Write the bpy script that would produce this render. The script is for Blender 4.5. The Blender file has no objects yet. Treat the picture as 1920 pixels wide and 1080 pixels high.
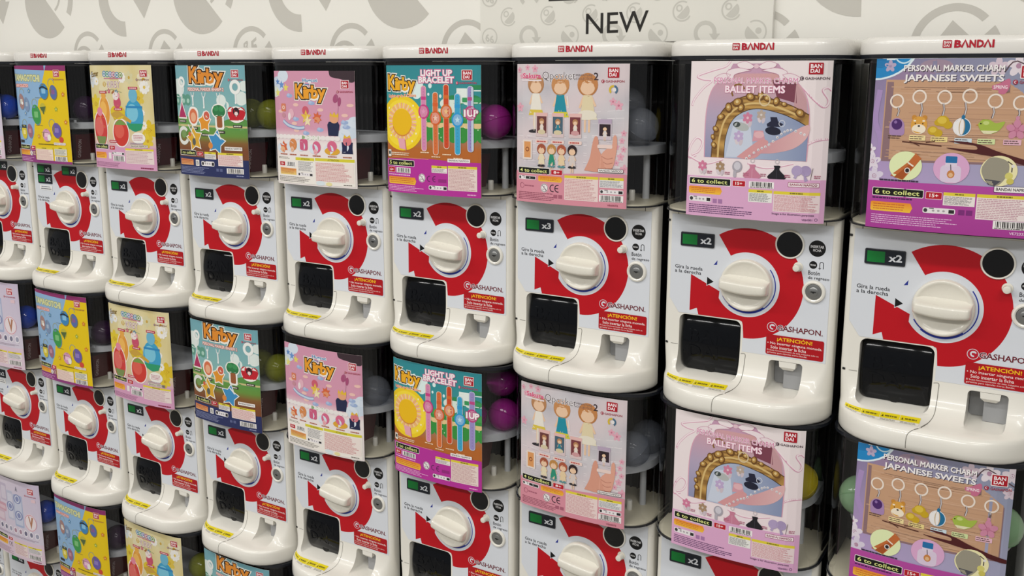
import bpy, bmesh, math, random
from math import sin, cos, pi, radians, sqrt, atan2
from mathutils import Vector, Matrix
from mathutils.geometry import tessellate_polygon

random.seed(7)
scene = bpy.context.scene
COL = scene.collection

# ------------------------------------------------------------------ camera, light, exposure
ZC = 1.448            # height of the token slots of the top row above the floor
PITCH = 0.300         # spacing of the columns
ROWH = 0.582          # spacing of the rows
Z0 = 0.284            # token slot height above the bottom of its machine

cam_d = bpy.data.cameras.new('camera')
cam = bpy.data.objects.new('camera', cam_d)
COL.objects.link(cam)
ya, pi_, ro = 0.5489, -0.1874, 0.0006
Rm = Matrix.Rotation(ya, 3, 'Z') @ Matrix.Rotation(pi_, 3, 'X') @ Matrix.Rotation(-ro, 3, 'Y')
right, fwd, up = Rm @ Vector((1, 0, 0)), Rm @ Vector((0, 1, 0)), Rm @ Vector((0, 0, 1))
M4 = Matrix((right, up, -fwd)).transposed().to_4x4()
M4.translation = Vector((2.5052, -1.553, 0.2735 + ZC))
cam.matrix_world = M4
cam_d.sensor_width = 36
cam_d.lens = 1822.2 / 1920 * 36
cam_d.shift_x = 18.34 / 1920
cam_d.shift_y = -60.34 / 1920
cam_d.clip_start = 0.05
scene.camera = cam

scene.view_settings.view_transform = 'Standard'
scene.view_settings.look = 'None'
scene.view_settings.gamma = 1
scene.view_settings.use_curve_mapping = False
scene.view_settings.exposure = 0.0

world = bpy.data.worlds.new('world')
scene.world = world
world.use_nodes = True
world.node_tree.nodes['Background'].inputs[0].default_value = (1.0, 0.985, 0.965, 1)
world.node_tree.nodes['Background'].inputs[1].default_value = 0.26

def area(name, loc, sx, sy, power, col=(1, 0.985, 0.955), rot=(0, 0, 0)):
    l = bpy.data.lights.new(name, 'AREA')
    l.shape = 'RECTANGLE'; l.size = sx; l.size_y = sy; l.energy = power; l.color = col
    o = bpy.data.objects.new(name, l); COL.objects.link(o)
    o.location = loc; o.rotation_euler = rot
    return o
# rows of ceiling strip lights in the aisle in front of the machines
for k, x in enumerate((-1.9, -0.2, 1.5, 3.2)):
    area('ceiling_strip_lamp', (x, -1.5, 3.05), 1.25, 0.16, 17)
    area('ceiling_strip_lamp', (x + 0.4, -3.3, 3.05), 1.25, 0.16, 34)

# ------------------------------------------------------------------ colours and materials
def lin(c):
    return c / 12.92 if c <= 0.04045 else ((c + 0.055) / 1.055) ** 2.4
def hexc(h):
    if isinstance(h, (tuple, list)): return tuple(h)
    h = h.lstrip('#')
    if len(h) == 3: h = ''.join(c + c for c in h)
    return tuple(lin(int(h[i:i + 2], 16) / 255) for i in (0, 2, 4))
def mix(a, b, t):
    a, b = hexc(a), hexc(b); t = max(0, min(1, t))
    return tuple(x + (y - x) * t for x, y in zip(a, b))

def mat(name, col, rough=0.4, metal=0, coat=0, bump=0, spec=0.5, trans=0, alpha=1, noise=0.0):
    m = bpy.data.materials.new(name); m.use_nodes = True
    nt = m.node_tree; b = nt.nodes['Principled BSDF']
    c = hexc(col) + (1,)
    b.inputs['Base Color'].default_value = c
    b.inputs['Roughness'].default_value = rough
    b.inputs['Metallic'].default_value = metal
    b.inputs['Coat Weight'].default_value = coat
    b.inputs['Coat Roughness'].default_value = 0.08
    b.inputs['Specular IOR Level'].default_value = spec
    b.inputs['Transmission Weight'].default_value = trans
    b.inputs['Alpha'].default_value = alpha
    tc = nt.nodes.new('ShaderNodeTexCoord')
    nz = nt.nodes.new('ShaderNodeTexNoise'); nz.inputs['Scale'].default_value = 35 if not bump else bump
    nt.links.new(tc.outputs['Object'], nz.inputs['Vector'])
    mr = nt.nodes.new('ShaderNodeMapRange')
    mr.inputs['To Min'].default_value = max(0.02, rough - 0.05); mr.inputs['To Max'].default_value = rough + 0.05
    nt.links.new(nz.outputs['Fac'], mr.inputs['Value']); nt.links.new(mr.outputs['Result'], b.inputs['Roughness'])
    if noise:
        mx = nt.nodes.new('ShaderNodeMixRGB'); mx.blend_type = 'MIX'
        mx.inputs[1].default_value = c; mx.inputs[2].default_value = tuple(x * (1 - noise) for x in c[:3]) + (1,)
        nt.links.new(nz.outputs['Fac'], mx.inputs[0]); nt.links.new(mx.outputs[0], b.inputs['Base Color'])
    return m

def print_mat(name, rough, coat):
    m = bpy.data.materials.new(name); m.use_nodes = True
    nt = m.node_tree; b = nt.nodes['Principled BSDF']
    a = nt.nodes.new('ShaderNodeVertexColor'); a.layer_name = 'ink'
    nt.links.new(a.outputs['Color'], b.inputs['Base Color'])
    b.inputs['Roughness'].default_value = rough
    b.inputs['Coat Weight'].default_value = coat
    b.inputs['Coat Roughness'].default_value = 0.1
    b.inputs['Specular IOR Level'].default_value = 0.35
    return m

M_print = print_mat('printed_card', 0.42, 0.18)
M_vinyl = print_mat('printed_vinyl', 0.45, 0.0)
M_wallprint = print_mat('printed_wall_covering', 0.7, 0.0)
M_body = mat('white_abs_plastic', '#e9e6dd', 0.30, coat=0.35)
M_knob = mat('cream_knob_plastic', '#e6e2d6', 0.28, coat=0.4)
M_lid = mat('white_lid_plastic', '#ebe8e2', 0.28, coat=0.4)
M_black = mat('gloss_black_plastic', '#08080a', 0.12)
M_slot = mat('matt_black_plastic', '#060607', 0.35)
M_door = mat('smoked_black_plastic', '#07090e', 0.10, spec=0.28)
M_dark = mat('black_shade_plastic', '#0b0707', 0.5, spec=0.3)  # black stands in for shade inside the cases and between machines
M_rim = mat('dark_smoke_rim', '#202228', 0.2)
M_groove = mat('groove_shadow_gap', '#77746c', 0.6)
M_groove2 = mat('panel_gap', '#4c4944', 0.6)
M_floorp = mat('cream_inner_plate', '#d9d2ba', 0.4)
M_grey = mat('grey_inner_plastic', '#c6c9cd', 0.35)
M_cup = mat('grey_cup_plastic', '#9a9b9d', 0.4)
M_steel = mat('steel', '#9b9c9b', 0.3, metal=0.85)
M_hole = mat('key_gap', '#1b1b1b', 0.5)
M_redsign = mat('dark_red_sign', '#5e0e18', 0.4)
M_blackpaint = mat('black_letter_acrylic', '#211e1b', 0.45)
M_floor = mat('grey_vinyl_floor', '#8a8781', 0.45, noise=0.15)
M_ceil = mat('ceiling_paint', '#e6e4de', 0.8)
M_boardedge = mat('sign_board_edge', '#f0eee8', 0.5)

def clear_mat(name, tint, base=0.05, rough=0.04):
    m = bpy.data.materials.new(name); m.use_nodes = True
    nt = m.node_tree; nt.nodes.clear()
    out = nt.nodes.new('ShaderNodeOutputMaterial')
    tr = nt.nodes.new('ShaderNodeBsdfTransparent'); tr.inputs[0].default_value = tint + (1,)
    gl = nt.nodes.new('ShaderNodeBsdfGlossy'); gl.inputs['Roughness'].default_value = rough
    gl.inputs[0].default_value = (0.95, 0.97, 1, 1)
    fr = nt.nodes.new('ShaderNodeLayerWeight'); fr.inputs[0].default_value = 0.5   # thin sheet: same reflectance from both sides
    pw = nt.nodes.new('ShaderNodeMath'); pw.operation = 'POWER'; pw.inputs[1].default_value = 4.5
    nt.links.new(fr.outputs['Facing'], pw.inputs[0])
    mr = nt.nodes.new('ShaderNodeMapRange'); mr.inputs['To Min'].default_value = base; mr.inputs['To Max'].default_value = 0.95
    nt.links.new(pw.outputs[0], mr.inputs['Value'])
    mx = nt.nodes.new('ShaderNodeMixShader')
    nt.links.new(mr.outputs[0], mx.inputs[0]); nt.links.new(tr.outputs[0], mx.inputs[1]); nt.links.new(gl.outputs[0], mx.inputs[2])
    nt.links.new(mx.outputs[0], out.inputs[0])
    return m
M_clear = clear_mat('clear_case_plastic', (0.995, 0.996, 1.0))

def capsule_mat(name, col, alpha):
    m = bpy.data.materials.new(name); m.use_nodes = True
    nt = m.node_tree; nt.nodes.clear()
    out = nt.nodes.new('ShaderNodeOutputMaterial')
    p = nt.nodes.new('ShaderNodeBsdfPrincipled')
    p.inputs['Base Color'].default_value = hexc(col) + (1,)
    p.inputs['Roughness'].default_value = 0.12
    tl = nt.nodes.new('ShaderNodeBsdfTransparent'); tl.inputs[0].default_value = tuple(0.4 + 0.6 * c for c in hexc(col)) + (1,)
    mx = nt.nodes.new('ShaderNodeMixShader'); mx.inputs[0].default_value = alpha
    nt.links.new(tl.outputs[0], mx.inputs[1]); nt.links.new(p.outputs[0], mx.inputs[2])
    nt.links.new(mx.outputs[0], out.inputs[0])
    return m
CAPM = {'magenta': capsule_mat('magenta_capsule_plastic', '#a82890', .58), 'blue': capsule_mat('blue_capsule_plastic', '#0a48c8', .9),
        'clear': capsule_mat('clear_capsule_plastic', '#b9bec8', .17), 'yellow-green': capsule_mat('yellow_green_capsule_plastic', '#a8ae3c', .42),
        'dark purple': capsule_mat('purple_capsule_plastic', '#4a2a50', .42), 'yellow': capsule_mat('yellow_capsule_plastic', '#c8b41c', .6),
        'pale green': capsule_mat('pale_green_capsule_plastic', '#9fc69a', .55)}

# ------------------------------------------------------------------ mesh helpers
def finish(bm, name, m, smooth=35, mats=None):
    bmesh.ops.recalc_face_normals(bm, faces=bm.faces[:])
    me = bpy.data.meshes.new(name); bm.to_mesh(me); bm.free()
    for x in (mats or [m]): me.materials.append(x)
    if smooth:
        me.polygons.foreach_set('use_smooth', [True] * len(me.polygons))
        me.set_sharp_from_angle(angle=radians(smooth))
    return me

def add(name, me, parent=None, loc=(0, 0, 0), rot=(0, 0, 0), **props):
    o = bpy.data.objects.new(name, me); COL.objects.link(o)
    o.location = loc; o.rotation_euler = rot
    if parent is not None: o.parent = parent
    for k, v in props.items(): o[k] = v
    return o

def loft(bm, rings, cap0=True, cap1=True, closed=True):
    vs = [[bm.verts.new(p) for p in r] for r in rings]
    n = len(rings[0])
    for a, b in zip(vs, vs[1:]):
        for i in range(n if closed else n - 1):
            bm.faces.new((a[i], a[(i + 1) % n], b[(i + 1) % n], b[i]))
    if closed and cap0: bm.faces.new(vs[0][::-1])
    if closed and cap1: bm.faces.new(vs[-1])
    return vs

def box(bm, x0, x1, y0, y1, z0, z1):
    loft(bm, [[(x0, y0, z), (x1, y0, z), (x1, y1, z), (x0, y1, z)] for z in (z0, z1)])

def rr_pts(x0, y0, x1, y1, r, n=5):
    pts = []
    for cx, cy, a in ((x1 - r, y0 + r, -90), (x1 - r, y1 - r, 0), (x0 + r, y1 - r, 90), (x0 + r, y0 + r, 180)):
        for i in range(n + 1):
            t = radians(a + 90 * i / n); pts.append((cx + r * cos(t), cy + r * sin(t)))
    return pts

def rr_box(bm, x0, x1, z0, z1, r, y0, y1, bev=0.0):
    ring = lambda y, k: [(x, y, z) for x, z in rr_pts(x0 + k, z0 + k, x1 - k, z1 - k, max(r - k, .0003))]
    if bev: loft(bm, [ring(y0, bev), ring(y0 + bev * .3, bev * .3), ring(y0 + bev, 0), ring(y1, 0)])
    else: loft(bm, [ring(y0, 0), ring(y1, 0)])

def lathe_y(bm, cx, cz, prof, n=40, cap=True):
    """prof: (radius, y) pairs from front to back"""
    loft(bm, [[(cx + r * cos(2 * pi * i / n), y, cz + r * sin(2 * pi * i / n)) for i in range(n)] for r, y in prof], cap, cap)

def lathe_z(bm, cx, cy, prof, n=24, cap=True):
    loft(bm, [[(cx + r * cos(2 * pi * i / n), cy + r * sin(2 * pi * i / n), z) for i in range(n)] for r, z in prof], cap, cap)

# ------------------------------------------------------------------ flat printed artwork
_glyph = {}
def glyphs(s, bold):
    key = (s, bold)
    if key not in _glyph:
        cu = bpy.data.curves.new('type', 'FONT'); cu.body = s; cu.size = 1; cu.offset = bold
        cu.resolution_u = 2; cu.fill_mode = 'FRONT'
        o = bpy.data.objects.new('type', cu); COL.objects.link(o)
        bpy.context.view_layer.update()
        dg = bpy.context.evaluated_depsgraph_get()
        me = bpy.data.meshes.new_from_object(o.evaluated_get(dg))
        v = [(p.co.x, p.co.y) for p in me.vertices]
        f = [tuple(p.vertices) for p in me.polygons]
        bpy.data.objects.remove(o); bpy.data.curves.remove(cu); bpy.data.meshes.remove(me)
        _glyph[key] = (v, f, min(p[0] for p in v), max(p[0] for p in v), min(p[1] for p in v), max(p[1] for p in v))
    return _glyph[key]

class Art:
    """printed layers; coordinates in millimetres, colours in sRGB hex"""
    def __init__(s): s.v = []; s.f = []; s.c = []; s.lv = 0; s.hold = False
    def _lvl(s):
        if not s.hold: s.lv += 1
        return s.lv
    def poly(s, pts, col):
        l = s._lvl(); b = len(s.v)
        s.v += [(p[0], p[1], l) for p in pts]
        fn = col if callable(col) else None
        tri = [tuple(range(len(pts)))] if len(pts) <= 4 and fn is None else tessellate_polygon([[Vector((p[0], p[1], 0)) for p in pts]])
        if fn is None: cc = hexc(col)
        for t in tri:
            s.f.append(tuple(b + i for i in t))
            s.c.append([hexc(fn(*pts[i][:2])) if fn else cc for i in t])
    def rect(s, x0, y0, x1, y1, col): s.poly([(x0, y0), (x1, y0), (x1, y1), (x0, y1)], col)
    def quads(s, rects, col):
        s._lvl(); h = s.hold; s.hold = True
        for r in rects: s.rect(*r, col)
        s.hold = h
    def rrect(s, x0, y0, x1, y1, r, col): s.poly(rr_pts(x0, y0, x1, y1, r, 4), col)
    def ell(s, cx, cy, rx, ry=None, col='#fff', n=26, rot=0, a0=0, a1=360):
        ry = ry or rx; c, d = cos(radians(rot)), sin(radians(rot)); pts = []
        full = (a1 - a0) >= 360
        for i in range(n if full else n + 1):
            t = radians(a0 + (a1 - a0) * i / n); x, y = rx * cos(t), ry * sin(t)
            pts.append((cx + x * c - y * d, cy + x * d + y * c))
        s.poly(pts, col)
    def ring(s, cx, cy, r0, r1, col, a0=0, a1=360, n=30, sx=1.0):
        l = s._lvl(); b = len(s.v); cc = hexc(col)
        for i in range(n + 1):
            t = radians(a0 + (a1 - a0) * i / n)
            s.v += [(cx + sx * r0 * cos(t), cy + r0 * sin(t), l), (cx + sx * r1 * cos(t), cy + r1 * sin(t), l)]
        for i in range(n):
            s.f.append((b + 2 * i, b + 2 * i + 1, b + 2 * i + 3, b + 2 * i + 2)); s.c.append([cc] * 4)
    def line(s, pts, w, col, smooth=0):
        if smooth: pts = spline(pts, smooth)
        l = s._lvl(); b = len(s.v); cc = hexc(col); n = len(pts)
        for i, p in enumerate(pts):
            q0, q1 = pts[max(i - 1, 0)], pts[min(i + 1, n - 1)]
            dx, dy = q1[0] - q0[0], q1[1] - q0[1]; d = sqrt(dx * dx + dy * dy) or 1
            ww = (w(i / (n - 1)) if callable(w) else w) / 2
            s.v += [(p[0] - dy / d * ww, p[1] + dx / d * ww, l), (p[0] + dy / d * ww, p[1] - dx / d * ww, l)]
        for i in range(n - 1):
            s.f.append((b + 2 * i, b + 2 * i + 1, b + 2 * i + 3, b + 2 * i + 2)); s.c.append([cc] * 4)
    def star(s, cx, cy, r, col, k=.45, n=5, rot=90):
        s.poly([(cx + (r if i % 2 == 0 else r * k) * cos(radians(rot + 180 * i / n)), cy + (r if i % 2 == 0 else r * k) * sin(radians(rot + 180 * i / n))) for i in range(2 * n)], col)
    def flower(s, cx, cy, r, col, mid=None, n=5, rot=90):
        s._lvl(); h = s.hold; s.hold = True
        for i in range(n):
            a = radians(rot + 360 * i / n)
            s.ell(cx + r * .55 * cos(a), cy + r * .55 * sin(a), r * .5, r * .34, col, 14, rot + 360 * i / n)
        s.hold = h
        if mid: s.ell(cx, cy, r * .25, None, mid, 12)
    def grid(s, x0, y0, x1, y1, nx, ny, fn):
        l = s._lvl(); b = len(s.v); cols = []
        for j in range(ny + 1):
            for i in range(nx + 1):
                x, y = x0 + (x1 - x0) * i / nx, y0 + (y1 - y0) * j / ny
                s.v.append((x, y, l)); cols.append(hexc(fn(x, y)))
        for j in range(ny):
            for i in range(nx):
                q = [j * (nx + 1) + i, j * (nx + 1) + i + 1, (j + 1) * (nx + 1) + i + 1, (j + 1) * (nx + 1) + i]
                s.f.append(tuple(b + k for k in q)); s.c.append([cols[k] for k in q])
    def _word(s, t, x0, y0, x1, y1, col, bold, slope, shear):
        _, _, a0, a1, b0, b1 = glyphs(t, 0); em = (y1 - y0) / (b1 - b0); c = hexc(col)
        r = bold * em if ('M' in t and bold > .003) else 0      # letters whose counters close up are thickened by repeats
        v, f, _, _, _, _ = glyphs(t, 0 if r else bold)
        k = min(bold, .03)
        kx, ky = (x1 - x0) / (a1 - a0 + 2 * k), (y1 - y0) / (b1 - b0 + 2 * k)
        for i in range(7 if r else 1):
            dx, dy = (r * cos(pi * i / 3), r * sin(pi * i / 3)) if i and r else (0, 0)
            l = s._lvl(); b = len(s.v)
            for p in v:
                x = x0 + (p[0] - a0 + k) * kx; y = y0 + (p[1] - b0 + k) * ky + slope * (x - x0)
                s.v.append((x + dx + shear * (y - y0), y + dy, l))
            for t_ in f: s.f.append(tuple(b + j for j in t_)); s.c.append([c] * len(t_))
    def text(s, t, x0, y0, x1, y1, col, bold=0.0, slope=0.0, outline=None, ow=0.05, shear=0):
        if outline: s._word(t, x0, y0, x1, y1, outline, bold + ow, slope, shear)
        s._word(t, x0, y0, x1, y1, col, bold, slope, shear)
    def fine(s, x0, y0, x1, y1, rows, col, fill=.62, seed=0, ragged=.3):
        """rows of print too fine to read"""
        rnd = random.Random(seed); hh = (y1 - y0) / rows; rs = []
        for j in range(rows):
            y = y1 - (j + .5) * hh; x = x0; xe = x1 - rnd.random() * ragged * (x1 - x0)
            while x < xe:
                w = min(rnd.uniform(2.0, 6.5), xe - x)
                rs.append((x, y - hh * fill / 2, x + w, y + hh * fill / 2)); x += w + .7
        s.quads(rs, col)
    # furniture shared by the cards
    def collect(s, x0, y0, x1, y1, n):
        s.rrect(x0 - .8, y0 - .8, x1 + .8, y1 + .8, 1.8, '#f2f0e6'); s.rrect(x0, y0, x1, y1, 1.4, '#0c0c0a')
        h = y1 - y0; w = x1 - x0
        s.text(n + ' to collect', x0 + w * .05, y0 + h * .2, x1 - w * .07, y1 - h * .16, '#e8ee92', .012)
    def age(s, x0, y0, x1, y1, t):
        s.rrect(x0 - .6, y0 - .6, x1 + .6, y1 + .6, 1.4, '#f2d9dc'); s.rrect(x0, y0, x1, y1, 1, '#b81527')
        w, h = x1 - x0, y1 - y0
        s.text(t, x0 + w * .22, y0 + h * .24, x1 - w * .22, y1 - h * .22, '#fff4f0', .02)
    def notice(s, x0, y0, x1, y1, rows, col, bg='#efe6e2', head=True, seed=1):
        s.rect(x0, y0, x1, y1, bg)
        hh = 4.4 if head else 0
        if head:
            s.rect(x0, y1 - hh, x1, y1, '#e2cf3c')
            m = (x0 + x1) / 2; s.fine(m - (x1 - x0) * .14, y1 - hh + .8, m + (x1 - x0) * .14, y1 - .8, 1, '#7d7420', .7, seed, 0)
        s.fine(x0 + 1.5, y0 + 1.2, x1 - 1.5, y1 - hh - .8, rows, col, .5, seed, .25)
    def barcode(s, x0, y0, x1, y1, seed=3):
        s.rect(x0, y0, x1, y1, '#f4f0ee'); rnd = random.Random(seed); rs = []; x = x0 + 3
        while x < x1 - 3:
            w = rnd.choice((.5, .9, 1.5)); rs.append((x, y0 + 2.2, x + w, y1 - .8)); x += w + rnd.choice((.6, .9, 1.4))
        s.quads(rs, '#23201f'); s.fine(x0 + 2, y0 + .4, x1 - 2, y0 + 1.8, 1, '#55504e', .8, seed, 0)
    def banner(s, x0, y0, x1, y1):
        m = (y0 + y1) / 2; pts = [(x0, y0 + 1.5), (x0 + 2, y0), (x1 - 3, y0), (x1, m), (x1 - 3, y1), (x0 + 2, y1), (x0, y1 - 1.5)]
        s.poly(pts, lambda x, y: mix('#f3c23a', '#ea8a2c', (y - y0) / (y1 - y0)))
        s.fine(x0 + 4, y0 + 1.5, x1 - 5, y1 - 1.5, 3, '#c4622a', .32, 5, .2)
    def recycle(s, x0, y0, x1, y1):
        h = y1 - y0; w = x1 - x0
        s.rrect(x0, y0, x1, y1, h * .3, '#ece7e8'); s.ell(x0 + h * .5, (y0 + y1) / 2, h * .36, None, '#3c3a3c', 14)
        s.rect(x1 - w * .2, y0 + h * .15, x1 - w * .03, y0 + h * .8, '#2b292b')
        s.hold = True; s.lv += 1
        for k in range(3): s.ell(x0 + w * (.33 + k * .16), (y0 + y1) / 2, h * .24, h * .2, '#a9a4a8', 10)
        s.hold = False
        s.fine(x0 + w * .2, y1 - h * .22, x0 + w * .36, y1 - .1, 1, '#333', .7, 2, 0)
    def emblem(s, x0, y0, x1, y1, edge=None):
        if edge: s.rrect(x0 - 1.2, y0 - 1.2, x1 + 1.2, y1 + 1.2, 1, edge)
        w, h = x1 - x0, y1 - y0
        s.rrect(x0, y0, x1, y1, .8, '#b01226')
        s.text('BAN', x0 + w * .12, y0 + h * .53, x0 + w * .9, y0 + h * .88, '#fdeef0', .03)
        s.text('DAI', x0 + w * .12, y0 + h * .12, x0 + w * .76, y0 + h * .46, '#fdeef0', .03)
    def gash(s, x0, y0, x1, y1, col='#a3243c'):
        h = y1 - y0; s.ell(x0 + h * .6, (y0 + y1) / 2, h * .62, None, col, 18)
        s.ring(x0 + h * .62, (y0 + y1) / 2, h * .2, h * .36, '#f3e6ea', 60, 300, 14)
        s.text('GASHAPON', x0 + h * 1.6, y0 + h * .1, x1, y0 + h * .9, col, .012)
    def namco(s, x0, y0, x1, y1, edge='#2a2426', bg='#f6f1ee', ink='#2a2426'):
        s.rrect(x0, y0, x1, y1, 1, edge); s.rrect(x0 + .6, y0 + .6, x1 - .6, y1 - .6, .7, bg)
        w, h = x1 - x0, y1 - y0; s.text('BANDAI NAMCO', x0 + w * .06, y0 + h * .27, x1 - w * .06, y1 - h * .25, ink, .02)
    def u3(s, cx, cy, r, ink='#5a3f4c'):
        s.ell(cx, cy, r, None, '#f4efee', 22); s.ring(cx, cy, r * .82, r * .93, ink, n=24)
        s.ell(cx, cy + r * .25, r * .3, None, '#c9bcc2', 12); s.text('0-3', cx - r * .5, cy - r * .55, cx + r * .5, cy - r * .1, ink, .01)
        s.line([(cx - r * .6, cy + r * .6), (cx + r * .6, cy - r * .6)], r * .14, ink)
    def ce(s, x0, y0, x1, y1, ink='#3a2734'):
        h = y1 - y0; r = h / 2; cy = (y0 + y1) / 2
        s.ring(x0 + r, cy, r * .74, r, ink, 70, 290, 20); s.ring(x1 - r * .55, cy, r * .74, r, ink, 70, 290, 20)
        s.rect(x1 - r * 1.4, cy - r * .12, x1 - r * .35, cy + r * .12, ink)
    def wordmark(s, x0, y0, x1, y1, fill='#f0b020', edge='#2a1a10', halo='#f3efe4', slope=-.06):
        """chubby outlined game-title lettering"""
        w, h = x1 - x0, y1 - y0
        letters = [('K', 0, .3), ('i', .27, .4), ('r', .385, .56), ('b', .535, .76), ('y', .73, 1.0)]
        hs = [(0.08, 1.0), (.1, .84), (.1, .72), (.1, .92), (-.12, .72)]
        for bo, cc in ((.135, halo), (.09, edge), (.035, fill)):
            for (ch, a, b), (p, q) in zip(letters, hs):
                _, _, a0, a1, b0, b1 = glyphs(ch, .035); v, f, _, _, _, _ = glyphs(ch, bo)
                l = s._lvl(); base = len(s.v); kx, ky = w * (b - a) / (a1 - a0), h * (q - p) / (b1 - b0)
                for pt in v:
                    x = x0 + w * a + (pt[0] - a0) * kx
                    s.v.append((x, y0 + h * p + (pt[1] - b0) * ky + slope * (x - x0) + h * .06, l))
                for t_ in f: s.f.append(tuple(base + i for i in t_)); s.c.append([hexc(cc)] * len(t_))
    def mesh(s, name, m, place, cuts=None, step=6e-6, yscale=1.0):
        bm = bmesh.new(); cl = bm.loops.layers.float_color.new('ink')
        vs = [bm.verts.new((p[0], p[1] * yscale, p[2])) for p in s.v]
        for f, c in zip(s.f, s.c):
            if len(set(f)) < 3: continue
            try: fc = bm.faces.new([vs[i] for i in f])
            except ValueError: continue
            for lp, k in zip(fc.loops, c): lp[cl] = tuple(k) + (1,)
        for x in cuts or []:
            bmesh.ops.bisect_plane(bm, geom=bm.verts[:] + bm.edges[:] + bm.faces[:], dist=1e-5, plane_co=(x, 0, 0), plane_no=(1, 0, 0))
        for v in bm.verts: v.co = place(v.co.x, v.co.y, v.co.z * step)
        for f in bm.faces:
            f.normal_update()
            if f.normal.y > 0: f.normal_flip()
        me = bpy.data.meshes.new(name); bm.to_mesh(me); bm.free(); me.materials.append(m)
        return me

def spline(p, n):
    out = []
    P = [p[0]] + list(p) + [p[-1]]
    for i in range(1, len(P) - 2):
        for k in range(n):
            t = k / n; a, b, c, d = P[i - 1], P[i], P[i + 1], P[i + 2]
            out.append(tuple(.5 * (2 * b[j] + (c[j] - a[j]) * t + (2 * a[j] - 5 * b[j] + 4 * c[j] - d[j]) * t * t + (-a[j] + 3 * b[j] - 3 * c[j] + d[j]) * t ** 3) for j in (0, 1)))
    out.append(tuple(p[-1])); return out

# ------------------------------------------------------------------ room
def struct(name, me, **kw):
    o = add(name, me, **kw); o['kind'] = 'structure'; return o
bm = bmesh.new(); box(bm, -4, 6, -5, .5, -.05, 0); struct('floor', finish(bm, 'floor', M_floor, 0))
bm = bmesh.new(); box(bm, -4, 6, -5, .5, 3.12, 3.17); struct('ceiling', finish(bm, 'ceiling', M_ceil, 0))

WALL_Y = 0.30
wa = Art()
wa.rect(-4000, 0, 6000, 3120, '#f5f3ec')
G = '#cfccc4'
zb = ZC * 1000
def small_icon(cx, cz, kind):
    r = 70
    wa.ring(cx, cz, r - 13, r, G, 43, 232, 40)
    a = radians(45)
    wa.ell(cx + 9, cz - 9, r - 3, None, G, 24, 0, -128, 38)
    if kind == 0:
        wa.ring(cx - 22, cz - 16, 34, 45, G, 20, 160, 18); wa.ring(cx - 22, cz - 16, 12, 22, G, 20, 160, 14)
    elif kind == 1:
        wa.poly([(cx - 34, cz - 4), (cx - 2, cz + 40), (cx + 22, cz + 18), (cx + 6, cz + 2), (cx - 3, cz + 16), (cx - 20, cz - 12)], G)
    elif kind == 2:
        wa.poly([(cx - 40, cz - 10), (cx - 4, cz + 42), (cx + 26, cz + 14), (cx - 14, cz - 26)], G)
    else:
        wa.text('R', cx - 30, cz - 6, cx - 8, cz + 26, G, .03, .7); wa.text('5', cx - 4, cz - 8, cx + 18, cz + 30, G, .04, .6)
def big_half(cx, cz):
    r = 108
    wa.poly([(cx + r * cos(radians(135 + 180 * i / 24)), cz + r * sin(radians(135 + 180 * i / 24))) for i in range(25)], G)
    wa.ring(cx + 14, cz + 14, r - 18, r + 4, G, -32, 108, 30)
    wa.ring(cx + 8, cz + 22, 52, 60, G, -60, 40, 14)
def big_arrow(cx, cz):
    wa.ring(cx, cz, 66, 108, G, 0, 272, 40)
    wa.poly([(cx + 30, cz + 8), (cx + 128, cz + 8), (cx + 84, cz - 60)], G)
for k in range(-3, 9):
    small_icon(946 + 332.5 * k, zb + 318, [0, 2, 2, 2, 2, 3, 1, 3, 1, 0, 1, 3][k % 12])
    if k % 2: big_half(-232 + 333 * (k + 1), zb + 479)
    else: big_arrow(119 + 333 * k, zb + 478)
def wall_place(x, y, h): return Vector((x / 1000, WALL_Y - h, y / 1000))
wme = wa.mesh('wall_back', M_wallprint, wall_place, step=1e-5)
bm = bmesh.new(); bm.from_mesh(wme); box(bm, -4, 6, WALL_Y + .001, WALL_Y + .08, 0, 3.12)
bm.to_mesh(wme); bm.free()
# the solid behind the wall covering shares its ground colour
ca = wme.color_attributes['ink'].data
for p in wme.polygons:
    if all(wme.vertices[i].co.y > WALL_Y + .0005 for i in p.vertices):
        for li in p.loop_indices: ca[li].color = hexc('#f5f3ec') + (1,)
struct('wall_back', wme)

# sign board on the wall above the machines
sb = bpy.data.objects.new('sign_board', None); COL.objects.link(sb)
sb.location = (1.645, WALL_Y, ZC + .332)
sb['label'] = 'large white sign board reading NEW on the wall above the machines'; sb['category'] = 'sign'
bm = bmesh.new(); box(bm, -.322, .322, -.012, 0, 0, .36)
add('board', finish(bm, 'board', M_boardedge, 0), sb)
ba = Art(); ba.rect(-321.5, .5, 321.5, 359.5, '#e9e7df')
g2 = '#d0cec6'
def mini(cx, cz, kind):
    if kind == 0:
        ba.ring(cx, cz, 17, 20, g2, 60, 330, 24); ba.ell(cx, cz, 15, None, g2, 20, 0, -135, 45)
        ba.ring(cx - 6, cz + 6, 4, 7, g2, n=12)
    elif kind == 1:
        ba.ring(cx, cz, 15, 23, g2, -10, 230, 24); ba.poly([(cx + 8, cz - 2), (cx + 30, cz - 2), (cx + 19, cz - 16)], g2)
    elif kind == 2:
        ba.ring(cx, cz, 19, 22, g2, -60, 120, 24); ba.ell(cx - 2, cz - 2, 18, None, g2, 20, 0, 135, 315); ba.ell(cx + 6, cz + 2, 6, None, g2, 14)
    else:
        ba.ring(cx, cz, 17, 20, g2, n=26); ba.text('66', cx - 11, cz - 8, cx + 11, cz + 9, g2, .03, -.3)
kk = [0, 0, 2, 0, 3, 0, 0, 2, 1]
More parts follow.
